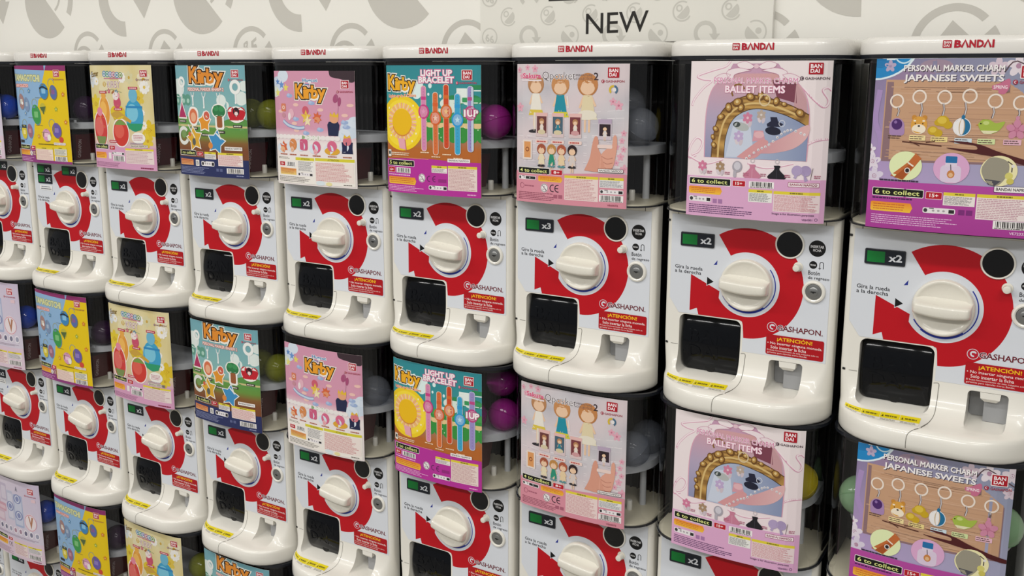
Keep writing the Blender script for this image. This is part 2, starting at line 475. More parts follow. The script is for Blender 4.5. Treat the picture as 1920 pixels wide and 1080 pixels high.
for j in range(5):
    for i in range(7):
        x = -299 + 98.5 * i + (48 if j % 2 == 2 else 0); z = 15 + 42 * j
        x = -298 + 98 * i if j % 2 == 0 else -250 + 98.5 * i
        if x > 305: continue
        mini(x, z, [3, 1, 2, 1, 2, 1, 2][i] if j % 2 == 0 else 0)
add('printed_face', ba.mesh('printed_face', M_wallprint, lambda x, y, h: Vector((x / 1000, -.0122 - h, y / 1000)), step=1e-5), sb)
ta = Art(); ta.text('NEW', -64, 17, 74, 58, '#211e1b', .004, .02)
ta.rect(-152, 86, -84, 92, '#211e1b'); ta.rect(-28, 84, 42, 90, '#211e1b')
ta.rect(-152, 92, -84, 140, '#211e1b'); ta.rect(-28, 90, 42, 140, '#211e1b')
ta.rect(-140, 96, -96, 128, '#e9e7df'); ta.rect(-16, 94, 30, 126, '#e9e7df')
add('lettering', ta.mesh('lettering', M_vinyl, lambda x, y, h: Vector((x / 1000, -.0126 - h, y / 1000)), step=2e-5), sb, label='black lettering NEW')

# ------------------------------------------------------------------ shape of the machine
HW = 0.1435
PROF = [(.329, 0), (.318, 0), (.25, 0), (.18, 0), (.13, 0), (.105, 0), (.095, .0003), (.085, .001), (.072, .0035), (.062, .0075), (.054, .0130), (.048, .0195), (.044, .0270), (.0412, .035),
        (.0395, .043), (.0383, .0510), (.0370, .0585), (.0345, .0645), (.0295, .0685), (.022, .0703), (.012, .0708), (.005, .069), (.0015, .066), (0, .062)]
def depth(z):
    for (z1, d1), (z0, d0) in zip(PROF, PROF[1:]):
        if z0 <= z <= z1: return d0 + (d1 - d0) * (z - z0) / (z1 - z0)
    return 0
def radius(d): return .010 + (.096 - .010) * min(1, max(0, d / .071)) ** .75
def corner(x_f, y_f, slope, hw, nc):
    """arc that leaves the front at the given slope and ends square to the side"""
    t0 = math.atan(slope); r = (hw - x_f) / (1 - sin(t0)); cx, cy = x_f - r * sin(t0), y_f + r * cos(t0)
    return r, cx, cy, [(cx + r * sin(t), cy - r * cos(t)) for t in (t0 + (pi / 2 - t0) * i / nc for i in range(nc + 1))]
def outline(d, rx, hw, yb, sag=0.0, nc=10, nf=12):
    """plan outline, back left round the front to back right"""
    f = hw - rx; r, cx, cy, arc_ = corner(f, -d + sag, 2 * sag / f, hw, nc)
    right = arc_ + [(hw, (yb + cy) / 2), (hw, yb)]
    mid = [(-f + 2 * f * i / nf, -d + sag * ((-f + 2 * f * i / nf) / f) ** 2) for i in range(1, nf)]
    return [(-x, y) for x, y in right[::-1]] + mid + right
def body_y(x, z):
    d = depth(z); r = radius(d); f = HW - r
    if abs(x) <= f: return -d
    return -d + r - r * sqrt(max(0, 1 - ((abs(x) - f) / r) ** 2))
CASE_D, CASE_R, CASE_SAG = .052, .05, .006
def case_y(x, inset=0.0):
    f = HW - CASE_R
    if abs(x) <= f: return -CASE_D + CASE_SAG * (x / f) ** 2 + inset
    r, cx, cy, _ = corner(f, -CASE_D + CASE_SAG, 2 * CASE_SAG / f, HW, 2)
    r -= inset
    return cy - sqrt(max(0, r * r - (abs(x) - cx) ** 2))

def boolean(me_bm, cutters, name, m):
    me = bpy.data.meshes.new(name); bmesh.ops.recalc_face_normals(me_bm, faces=me_bm.faces[:]); me_bm.to_mesh(me); me_bm.free()
    o = bpy.data.objects.new(name, me); COL.objects.link(o); cs = []
    for cb in cutters:
        cm = bpy.data.meshes.new('cut'); bmesh.ops.recalc_face_normals(cb, faces=cb.faces[:]); cb.to_mesh(cm); cb.free()
        c = bpy.data.objects.new('cut', cm); COL.objects.link(c); cs.append(c)
        md = o.modifiers.new('cut', 'BOOLEAN'); md.operation = 'DIFFERENCE'; md.object = c; md.solver = 'EXACT'
    bpy.context.view_layer.update()
    dg = bpy.context.evaluated_depsgraph_get()
    r = bpy.data.meshes.new_from_object(o.evaluated_get(dg)); r.name = name
    for c in cs: bpy.data.objects.remove(c)
    bpy.data.objects.remove(o)
    r.materials.clear(); r.materials.append(m)
    r.polygons.foreach_set('use_smooth', [True] * len(r.polygons)); r.set_sharp_from_angle(angle=radians(38))
    return r

DX0, DX1, DZ0, DZ1 = -.115, -.0065, .047, .1475      # capsule door opening
SX0, SX1, SZ0, SZ1 = .0435, .0985, .0405, .0895      # coin return opening
bm = bmesh.new()
rings = []
for z, d in PROF:
    shrink = max(0, .004 - z) * .8
    o = outline(d, radius(d), HW - shrink, .026)
    rings.append([(x, y, z) for x, y in [(-HW + .010, .066), (-HW + .010, .026)] + o + [(HW - .010, .026), (HW - .010, .066)]])
loft(bm, rings)
cut = []
c = bmesh.new(); rr_box(c, DX0, DX1, DZ0, DZ1, .011, -.15, .06); cut.append(c)
c = bmesh.new(); rr_box(c, SX0, SX1, SZ0, SZ1, .006, -.15, .045); cut.append(c)
ME = {}
ME['body'] = boolean(bm, cut, 'body', M_body)
bm = bmesh.new(); box(bm, -HW + .005, HW - .005, .0665, .25, .001, .3285); ME['shade_block'] = finish(bm, 'gap_shade_block', M_dark, 0)  # black block added so the gap between machines reads as deep shade
bm = bmesh.new(); box(bm, 0, .0045, .0265, .0664, .001, .3285); ME['shade_cheek'] = finish(bm, 'gap_shade_cheek', M_dark, 0)  # black side plates, shade put into the front of the gap

# groove round the lower left unit and the corner hinges: thin dark strips lying in the surface
def surf_strip(bm, pts, w, off=.0003):
    L = []
    n = len(pts)
    for i, (x, z) in enumerate(pts):
        a, b = pts[max(i - 1, 0)], pts[min(i + 1, n - 1)]
        tx, tz = b[0] - a[0], b[1] - a[1]; d = sqrt(tx * tx + tz * tz); nx, nz = -tz / d * w / 2, tx / d * w / 2
        L.append([bm.verts.new((x + s_ * nx, body_y(x + s_ * nx, z + s_ * nz) - off, z + s_ * nz)) for s_ in (-1, 1)])
    for a, b in zip(L, L[1:]): bm.faces.new((a[0], a[1], b[1], b[0]))
bm = bmesh.new()
sp = spline([(-.0045, .092), (.0028, .092), (.003, .08), (.0028, .06), (.002, .048), (-.002, .041), (-.010, .0375), (-.02, .034), (-.026, .028), (-.0275, .018), (-.0275, .006)], 6)
surf_strip(bm, sp, .0009)
ME['seam'] = finish(bm, 'seam', M_groove, 0); bm = bmesh.new()
surf_strip(bm, [(-.139, .0925), (-.128, .0925), (-.1165, .0925)], .0008); ME['hseam'] = finish(bm, 'seam', M_groove, 0); bm = bmesh.new()
surf_strip(bm, [(-.1415, .305), (-.1235, .305), (-.123, .3055), (-.123, .327)], .0010); ME['lseam'] = finish(bm, 'corner_seam', M_groove2, 0); bm = bmesh.new()
surf_strip(bm, [(.1415, .302), (.1225, .302), (.122, .3025), (.122, .327)], .0009); ME['rseam'] = finish(bm, 'corner_seam', M_groove2, 0)
bm = bmesh.new(); box(bm, -.0022, .0022, -.0006, .003, -.0016, .0016)
ME['clip'] = finish(bm, 'hinge_pin', M_hole, 0)

# printed sheet stuck on the front
def rel(z): return (z + Z0 * 1000)     # millimetres relative to the token slot -> above the machine's bottom
a = Art()
S = '#d9dde4'
a.poly([(x, z + 284) for x, z in [(-134, 36), (134, 36), (134, -188), (-3, -188), (-3, -141), (-8, -134.5), (-117, -134.5), (-134, -110)]], S)
cx, cz = 0, 284 - 71.5
RED = '#bb0519'
red = []
def arc(r, a0, a1, n, c=(0, 284 - 71.5)):
    return [(c[0] + r * cos(radians(a0 + (a1 - a0) * i / n)), c[1] + r * sin(radians(a0 + (a1 - a0) * i / n))) for i in range(n + 1)]
dc = (0, 284 - 73.4)
red += arc(93, 123, -91, 60)
red += [(-3.5, 284 - 142), (-5, 284 - 137), (-10, 284 - 134.5), (-82, 284 - 134.5), (-85, 284 - 123.5), (-97.5, 284 - 129), (-97, 284 - 65.5), (-46, 284 - 89.5)]
red += arc(54.5, 211, 482, 60, dc)
a.poly(red, RED)
a.poly([(-97.6, 284 - 129.6), (-84.5, 284 - 123.4), (-81.5, 284 - 134.2), (-97.6, 284 - 134.2)], S)
a.ring(dc[0], dc[1], 46.8, 48.6, '#22339a', -128, 38, 40)
a.ring(dc[0], dc[1], 45, 47, '#22339a', -150, -50, 30)
a.poly([(-58, 284 - 46), (-51.5, 284 - 37), (-52, 284 - 45)], '#26348f')
a.poly([(-69, 284 - 66), (-69, 284 - 83), (-55.5, 284 - 75)], S)
a.poly([(-68.3, 284 - 67.2), (-68.3, 284 - 81.4), (-56.6, 284 - 74.6)], '#0d0d10')
a.text('Gira la rueda', -126, 284 - 57, -77, 284 - 50.6, '#1d1e24', .014, -.02)
a.text('a la derecha', -126, 284 - 64.5, -79, 284 - 58.3, '#1d1e24', .014, -.02)
a.ell(110.6, 284 - 1.8, 13.2, None, '#0d0d0f', 30)
a.text('INSERTAR', 100.2, 284 - 1.2, 121, 284 + 3.2, '#eeeef0', .012)
a.text('FICHA', 104.4, 284 - 7, 117, 284 - 2.8, '#eeeef0', .012)
a.ell(105.7, 284 - 28.7, 6.3, None, '#0d0d0f', 22); a.text('FICHA', 101.3, 284 - 30.2, 110, 284 - 27.4, '#e8e8ea', .02)
a.line([(116, 284 - 34), (116, 284 - 26)] + arc(2.8, 180, 0, 10, (118.8, 284 - 26)) + [(121.6, 284 - 34)], 1.1, '#16161a')
a.line([(114.2, 284 - 32.4), (116, 284 - 35), (117.9, 284 - 32.4)], .9, '#16161a')
a.text('Bot\u00f3n', 98.5, 284 - 45, 117, 284 - 38.2, '#1e1e24', .012)
a.text('de regreso', 98.5, 284 - 53.4, 135 - 3, 284 - 47.2, '#1e1e24', .012)
a.ell(45.5, 284 - 138.7, 8.2, None, S, 22); a.ell(45.5, 284 - 138.7, 7.3, None, '#b8122a', 24)
a.ring(46.2, 284 - 138.4, 2.4, 4.6, S, 20, 290, 20); a.ell(47, 284 - 135.5, 2.2, 1.2, S, 12, 25)
a.text('GASHAPON.', 54.2, 284 - 143.4, 127.5, 284 - 134.2, '#6c1c28', .02, outline=S, ow=.05)
ME['sheet'] = a.mesh('front_sheet', M_vinyl, lambda x, y, h: Vector((x / 1000, -.0006 - h, y / 1000)), step=8e-6)
# warning sticker
a = Art()
a.rrect(37.1, 284 - 185.3, 130.5, 284 - 151.5, 3, '#ae0a18')
a.text('\u00a1ATENCI\u00d3N!', 55, 284 - 162.2, 112, 284 - 153, '#f6c21c', .022)
a.text('\u2022 No insertar ninguna moneda.', 39.5, 284 - 168.8, 128, 284 - 163.3, '#f4e9e6', .006)
a.text('Solo insertar la ficha', 45, 284 - 174.8, 103, 284 - 169.5, '#f4e9e6', .006)
a.text('El buen funcionamiento de esta m\u00e1quina solo se', 39.5, 284 - 179.6, 123, 284 - 176.2, '#f0dcd8', 0)
a.text('garantiza para c\u00e1psulas marca Bandai.', 39.5, 284 - 183.6, 105, 284 - 180.2, '#f0dcd8', 0)
ME['warn'] = a.mesh('warning_sticker', M_vinyl, lambda x, y, h: Vector((x / 1000, -.0012 - h, y / 1000)))
# caution strip on the shelf below the door
a = Art()
a.rect(-128, 0, -14, 10, '#e9e6dc'); a.rect(-128, 3.4, -14, 10, '#e8d51f')
for k in range(4):
    x = -126 + 28.5 * k
    a.poly([(x, 5.2), (x + 3.4, 5.2), (x + 1.7, 8.2)], '#5a5218'); a.fine(x + 5, 5.4, x + 22, 8, 1, '#7d7220', .7, k, 0)
    a.fine(x, .4, x + 24, 3, 2, '#8c8a80', .5, k + 9, .2)
    if k: a.rect(x - 2.4, 0, x - 2, 10, '#f2efe6')
SHELF = [(.0388, .0385), (.0355, .054)]
def strip_place(x, y, h):
    t = 1 - y / 10; d = .031 + .022 * t
    zz = .0415 - .0075 * t
    return Vector((x / 1000, -d - .0006 - h, zz + .0006 + h + .0014 * (1 - 2 * abs(t - .5)) * 0))
def shelf_place(x, y, h):
    d = .031 + .024 * (1 - y / 10)
    # height of the white shelf at this depth
    for (z1, d1), (z0, d0) in zip(PROF, PROF[1:]):
        if d1 <= d <= d0: z = z1 + (z0 - z1) * (d - d1) / (d0 - d1); break
    lift = .0004 + h
    xx = x / 1000
    k = body_y(xx, z) + depth(z)
    return Vector((xx, -d + k - lift * .3, z + lift))
def strip_mesh(art):
    art2 = art
    bmx = art2.mesh('caution_strip', M_vinyl, lambda x, y, h: Vector((x, y, h)), cuts=None)
    b = bmesh.new(); b.from_mesh(bmx)
    for co in (2.0, 3.4, 5, 6.6, 8.2):
        bmesh.ops.bisect_plane(b, geom=b.verts[:] + b.edges[:] + b.faces[:], dist=1e-6, plane_co=(0, co, 0), plane_no=(0, 1, 0))
    for co in range(-120, -14, 10):
        bmesh.ops.bisect_plane(b, geom=b.verts[:] + b.edges[:] + b.faces[:], dist=1e-6, plane_co=(co, 0, 0), plane_no=(1, 0, 0))
    for v in b.verts: v.co = shelf_place(v.co.x, v.co.y, v.co.z)
    for f in b.faces:
        f.normal_update()
        if f.normal.z < 0: f.normal_flip()
    b.to_mesh(bmx); b.free(); return bmx
ME['strip'] = strip_mesh(a)

# dial with its grip bar (built round the dial's centre)
bm = bmesh.new()
lathe_y(bm, 0, 0, [(.0002, -.0048), (.02, -.0050), (.033, -.0062), (.0372, -.0084), (.0392, -.0096), (.0412, -.0096), (.0428, -.0084), (.0436, -.006), (.0438, -.0003)], 56)
ME['dial'] = finish(bm, 'dial', M_knob, 50)
bm = bmesh.new(); rs = []
N = 24; R_ = .0402
for i in range(N + 1):
    t = -1 + 2 * i / N; x = R_ * sin(t * pi / 2); q = 1 - (x / R_) ** 2
    e = min(1, q * 5.0) ** .5; h = .0120 + .0175 * (.5 + .5 * e)
    z1 = .0085 - .0015 * q; z0 = -.0085 - .0045 * q
    rs.append([(x, -.003, z0 - .004), (x, -.0100, z0 - .0012), (x, -h * .8, z0 + .0005), (x, -h * .95, z0 + .0022), (x, -h, z0 + .0055), (x, -h, z1 - .004), (x, -h * .96, z1 - .0012), (x, -h * .8, z1 + .0012), (x, -.0100, z1 + .0035), (x, -.003, z1 + .010)])
loft(bm, rs)
ME['grip'] = finish(bm, 'grip', M_knob, 55)
# token slot
bm = bmesh.new(); lathe_y(bm, 0, 0, [(.0208, -.0008), (.0208, -.0025), (.0226, -.0025), (.0234, -.0015), (.0236, -.0005)], 40, False)
lathe_y(bm, 0, 0, [(.0209, -.0012), (.0209, 0)], 40)
ME['bezel'] = finish(bm, 'bezel', M_body, 40)
bm = bmesh.new(); lathe_y(bm, 0, 0, [(.019, -.0018), (.0205, -.0016), (.0207, -.001)], 40)
box(bm, -.010, .010, -.0021, -.0016, -.0105, -.0095)
ME['slot'] = finish(bm, 'slot_face', M_black, 30)
# return button, lock
bm = bmesh.new(); lathe_y(bm, 0, 0, [(.004, -.0155), (.0052, -.0150), (.0056, -.0138), (.0056, -.001)], 22); lathe_y(bm, 0, 0, [(.0074, -.0012), (.0078, -.0004)], 24)
ME['button'] = finish(bm, 'return_button', M_knob, 40)
bm = bmesh.new(); lathe_y(bm, 0, 0, [(.0128, -.001), (.0132, -.0030), (.0152, -.0042), (.0176, -.0034), (.0188, -.0004)], 36, False)
ME['lockring'] = finish(bm, 'lock_collar', M_body, 40)
bm = bmesh.new(); lathe_y(bm, 0, 0, [(.0105, -.0030), (.0122, -.0026), (.0128, -.0016), (.0128, -.0003)], 32); lathe_y(bm, 0, 0, [(.0068, -.0036), (.0075, -.0032), (.0075, -.002)], 26)
ME['lock'] = finish(bm, 'lock_barrel', M_steel, 40)
bm = bmesh.new(); rr_box(bm, -.0042, .0042, -.0009, .0009, .0006, -.0042, -.003); rr_box(bm, -.0012, .0012, -.0022, .001, .0006, -.0042, -.003)
ME['keyway'] = finish(bm, 'keyhole', M_hole, 0)
# price plates
def plate(t):
    a = Art(); a.rrect(-29, -11.5, 29, 11.5, 2, '#23262c'); a.rrect(-27.8, -10.3, 27.8, 10.3, 1.5, '#171c26')
    a.grid(-26, -8.6, 0, 8.6, 6, 3, lambda x, y: mix('#0d7a33', '#0b6a2c', (x + 26) / 26))
    a.text(t, 6, -6, 25, 5.4, '#d6d9de', .03); return a
for t in ('x2', 'x3'):
    ME[t] = plate(t).mesh('price_plate', M_vinyl, lambda x, y, h: Vector((x / 1000, -.0024 - h, y / 1000)))
bm = bmesh.new(); rr_box(bm, -.0296, .0296, -.0121, .0121, .0022, -.0023, 0, .0006); ME['plateb'] = finish(bm, 'plate_frame', M_rim, 30)
# door flap: a bowed smoked-black shell with raised lettering
def door_y(z):
    t = (z - DZ0) / (DZ1 - DZ0); return .022 - .019 * sin(pi * min(1, max(0, .12 + .76 * t)))
bm = bmesh.new(); rs = []
nz = 16
for i in range(nz + 1):
    z = DZ0 + .0015 + (DZ1 - DZ0 - .003) * i / nz; y = door_y(z); x0, x1 = DX0 + .003, DX1 - .0015
    e = .006 * (max(0, 1 - i * 1.2) + max(0, 1 - (nz - i) * 1.2))
    rs.append([(x0 + e, .045, z), (x0 + e, y + .004, z), (x0 + e + .0012, y + .0012, z), (x0 + e + .004, y, z), (x1 - e - .004, y, z), (x1 - e - .0012, y + .0012, z), (x1 - e, y + .004, z), (x1 - e, .045, z)])
loft(bm, rs)
ME['door'] = finish(bm, 'door', M_door, 50)
def raised_text(parts, name, m, yfun, th):
    b = bmesh.new()
    for t, x0, z0, x1, z1 in parts:
        v, f, a0, a1, b0, b1 = glyphs(t, .015)
        P = [(x0 + (p[0] - a0) / (a1 - a0) * (x1 - x0), z0 + (p[1] - b0) / (b1 - b0) * (z1 - z0)) for p in v]
        vf = [b.verts.new((x, yfun(z) - th, z)) for x, z in P]; fs = []
        for q in f:
            try: fs.append(b.faces.new([vf[i] for i in q]))
            except ValueError: pass
        r = bmesh.ops.extrude_face_region(b, geom=fs)
        for e in r['geom']:
            if isinstance(e, bmesh.types.BMVert): e.co.y += th + .0006
    return finish(b, name, m, 20)
ME['doortext'] = raised_text([('BAN', -.098, .099, -.028, .121), ('DAI', -.098, .072, -.046, .094)], 'embossed_lettering', M_door, door_y, .0009)
bm = bmesh.new(); lathe_y(bm, -.061, DZ0 + .0085, [(.0085, door_y(DZ0 + .006) - .0012), (.009, door_y(DZ0 + .006) + .004)], 20)
ME['pull'] = finish(bm, 'finger_pull', M_slot, 30)
# coin return: grey liner and white chute
bm = bmesh.new(); box(bm, SX0 + .0005, SX1 - .0005, .036, .0445, SZ0 + .0005, SZ1 - .0005)
box(bm, SX0 + .022, SX1 - .0005, .012, .037, SZ0 + .0005, SZ1 - .002)
ME['cup'] = finish(bm, 'coin_return_cup', M_cup, 0)
bm = bmesh.new()
loft(bm, [[(.060, -.001, SZ1 - .0006), (.088, -.001, SZ1 - .0006), (.088, .0118, SZ1 - .0006), (.060, .0118, SZ1 - .0006)],
          [(.061, -.001, SZ1 - .010), (.087, -.001, SZ1 - .010), (.087, .0118, SZ1 - .010), (.061, .0118, SZ1 - .010)],
          [(.066, .004, SZ1 - .0155), (.082, .004, SZ1 - .0155), (.082, .0118, SZ1 - .0155), (.066, .0118, SZ1 - .0155)]])
ME['chute'] = finish(bm, 'coin_chute', M_body, 30)

# clear case
CZ0, CZ1 = .3315, .5785
bm = bmesh.new()
loft(bm, [[(x, y, z) for x, y in outline(CASE_D, CASE_R, HW, .15, CASE_SAG)] for z in (CZ0, .40, .50, CZ1)], closed=False)
ME['case'] = finish(bm, 'case', M_clear, 60)
def band(z0, z1, o, i, name, m, yb=.15):
    b = bmesh.new()
    O = outline(CASE_D + o, CASE_R + o, HW + o, yb, CASE_SAG); I = outline(CASE_D - i, CASE_R - i, HW - i, yb, CASE_SAG)
    ring = [[b.verts.new((p[0], p[1], z)) for p in pts] for pts, z in ((O, z0), (O, z1), (I, z1), (I, z0))]
    n = len(O)
    for k in range(4):
        A, B = ring[k], ring[(k + 1) % 4]
        for j in range(n - 1): b.faces.new((A[j], A[j + 1], B[j + 1], B[j]))
    for j in (0, -1): b.faces.new([r[j] for r in ring])
    return finish(b, name, m, 40)
ME['rimtop'] = band(.5765, .5822, .0022, .004, 'case_rim', M_rim)
ME['rimbot'] = band(.3295, .3322, .0012, .003, 'case_foot', M_rim)
bm = bmesh.new(); loft(bm, [[(x, y, z) for x, y in outline(CASE_D - .0032, CASE_R - .0032, HW - .0032, .12, CASE_SAG)] for z in (.3292, .3345)])
ME['plate'] = finish(bm, 'floor_plate', M_floorp, 40)
bm = bmesh.new()
box(bm, -.139, .139, .118, .149, .3346, .576)
for k in range(20):
    x = -.13 + .0137 * k; box(bm, x - .0015, x + .0015, .113, .1185, .3346, .576)
box(bm, -.1392, -.1372, .045, .118, .3346, .576); box(bm, .1372, .1392, .045, .118, .3346, .576)  # side walls added in black to darken the case interior
loft(bm, [[(x, y, z) for x, y in outline(CASE_D - .0045, CASE_R - .0045, HW - .0045, .12, CASE_SAG)] for z in (.570, .576)])  # black top plate added to cover the white underside and darken the case
ME['housing'] = finish(bm, 'back_and_shade_walls', M_dark, 30)
bm = bmesh.new()
def ringpts(o, z): return [(x, y, z) for x, y in outline(.036 - o, .078, .121 - o, .11, .004)]
loft(bm, [ringpts(.003, .414), ringpts(0, .4155), ringpts(0, .4305), ringpts(.002, .432)])
box(bm, .088, .096, -.0255, -.0235, .431, .438); box(bm, -.096, -.088, -.0255, -.0235, .431, .438)
ME['shelf'] = finish(bm, 'capsule_shelf', M_grey, 40)
bm = bmesh.new(); lathe_z(bm, 0, 0, [(.0065, .3345), (.0060, .414)], 16)
ME['column'] = finish(bm, 'shelf_column', M_grey, 40)
bm = bmesh.new(); lathe_z(bm, .086, .022, [(.0055, .3345), (.0055, .3515), (.0045, .353)], 16)
ME['peg'] = finish(bm, 'floor_peg', M_body, 40)
bm = bmesh.new()
loft(bm, [[(.0, .0, .3346), (.050, .0, .3346), (.050, .06, .3346), (.0, .06, .3346)], [(-.01, -.006, .400), (.062, -.006, .400), (.062, .06, .400), (-.01, .06, .400)]])
ME['sign'] = finish(bm, 'hopper', M_redsign, 0)
a = Art(); a.text('GASHAPON', 0, 0, 46, 9, '#d8c3c6', .01)
ME['signtext'] = a.mesh('hopper_print', M_vinyl, lambda x, y, h: Vector((.0506 + h + .0120 * (x + 6) / 65.4, .012 - y / 1000, .3406 + x / 1000)))
# lid of the topmost machines
bm = bmesh.new(); rs = []
for z, o in ((.5822, .0015), (.584, .0022), (.597, .0020), (.602, .0012), (.605, -.0015), (.6068, -.006), (.6074, -.012)):
    rs.append([(x, y, z) for x, y in outline(CASE_D + o, CASE_R + o, HW + o, .25, CASE_SAG)])
loft(bm, rs); ME['lid'] = finish(bm, 'lid', M_lid, 50)
a = Art(); RD = '#b5122b'
a.rrect(-24, 590.2, -12.4, 600.8, .8, RD)
a.text('BAN', -22.6, 596, -13.6, 599.4, '#efe9e6', .03); a.text('DAI', -22.6, 591.6, -15.2, 595, '#efe9e6', .03)
for ch, x0, x1 in (('B', -9, -.6), ('A', .2, 8.6), ('N', 9.8, 17.8), ('D', 19.2, 27.6), ('A', 28.2, 36.6), ('I', 38.2, 40.4)):
    if ch == 'A': a.line([(x0, 590.5), ((x0 + x1) / 2, 600.3), (x1, 590.5)], 2.7, RD)
    else: a.text(ch, x0, 590.4, x1, 600.6, RD, .045)
ME['logo'] = a.mesh('lid_logo', M_vinyl, lambda x, y, h: Vector((x / 1000, case_y(x / 1000) - .0026 - h, y / 1000)), cuts=[-10, 0, 10, 20, 30])

# capsules
def half(s):
    b = bmesh.new(); r = .0325; rs = []
    for i in range(10):
        t = radians(2 + 88 * i / 9); rs.append((r * sin(t), s * r * cos(t)))
    rs.append((r + .0006, s * .0006 if s < 0 else 0.0008)); rs.append((r - .001, 0.0002 * s))
    lathe_z(b, 0, 0, rs, 28)
    return b
a = Art(); a.rrect(-26, -6.5, 26, 6.5, 1, '#f0efec'); a.fine(-20, 1, 18, 4, 1, '#77798a', .7, 2, 0); a.fine(-22, -4.5, 22, -1.5, 1, '#4a4c5c', .8, 4, 0)
ME['note'] = a.mesh('note_sticker', M_vinyl, lambda x, y, h: Vector((x / 1000, -h, y / 1000)), step=2e-5)

# ------------------------------------------------------------------ printed cards in the cases
CW, CH = 217, 232
def clip_mesh(a, name):
    """trim the artwork to the card and cut it into strips that can follow the case front"""
    flat = a.mesh(name, M_print, lambda x, y, h: Vector((x, y, h)), step=1.0)
    b = bmesh.new(); b.from_mesh(flat); bpy.data.meshes.remove(flat)
    for co, no in (((0, 0, 0), (-1, 0, 0)), ((CW, 0, 0), (1, 0, 0)), ((0, 0, 0), (0, -1, 0)), ((0, CH, 0), (0, 1, 0))):
        bmesh.ops.bisect_plane(b, geom=b.verts[:] + b.edges[:] + b.faces[:], dist=1e-5, plane_co=co, plane_no=no, clear_outer=True)
    for x in range(14, CW, 14):
        bmesh.ops.bisect_plane(b, geom=b.verts[:] + b.edges[:] + b.faces[:], dist=1e-5, plane_co=(x, 0, 0), plane_no=(1, 0, 0))
    top = max(v.co.z for v in b.verts)
    return b, top
def card_mesh(a, name, u0, v0, vs=241 / 232):
    b, top = clip_mesh(a, name)
    st = 6e-6 if top < 260 else .0016 / top
    for v in b.verts:
        x = u0 + v.co.x / 1000; z = v0 + v.co.y * vs / 1000
        v.co = Vector((x, case_y(x, -.0029) - v.co.z * st, z))
    # the back of the card: a second sheet so the card has thickness
    nx = 16; g = [[], []]
    cl = b.loops.layers.float_color.get('ink')
    for i in range(nx + 1):
        x = u0 + CW / 1000 * i / nx
        for j, z in enumerate((v0, v0 + CH * vs / 1000)): g[j].append(b.verts.new((x, case_y(x, -.0022), z)))
    for i in range(nx):
        f = b.faces.new((g[0][i + 1], g[0][i], g[1][i], g[1][i + 1]))
        for lp in f.loops: lp[cl] = (.55, .53, .5, 1)
    for f in b.faces: f.normal_update()
    me = bpy.data.meshes.new(name); b.to_mesh(me); b.free(); me.materials.append(M_print)
    return me

def charm_ring(a, x, y, r=10, col='#efe2d6'):
    a.ring(x, y, r * .78, r, '#c9a98c', n=26); a.ring(x - .2, y + .3, r * .74, r * .96, col, n=26)
def clasp(a, x, y0, y1):
    a.line([(x, y0), (x + 1.6, (y0 + y1) / 2 + 1), (x - .6, y1)], 2.6, '#6b5a5c'); a.line([(x + .3, y0), (x + 1.6, (y0 + y1) / 2 + 1), (x, y1)], 1.2, '#d9d5d6')

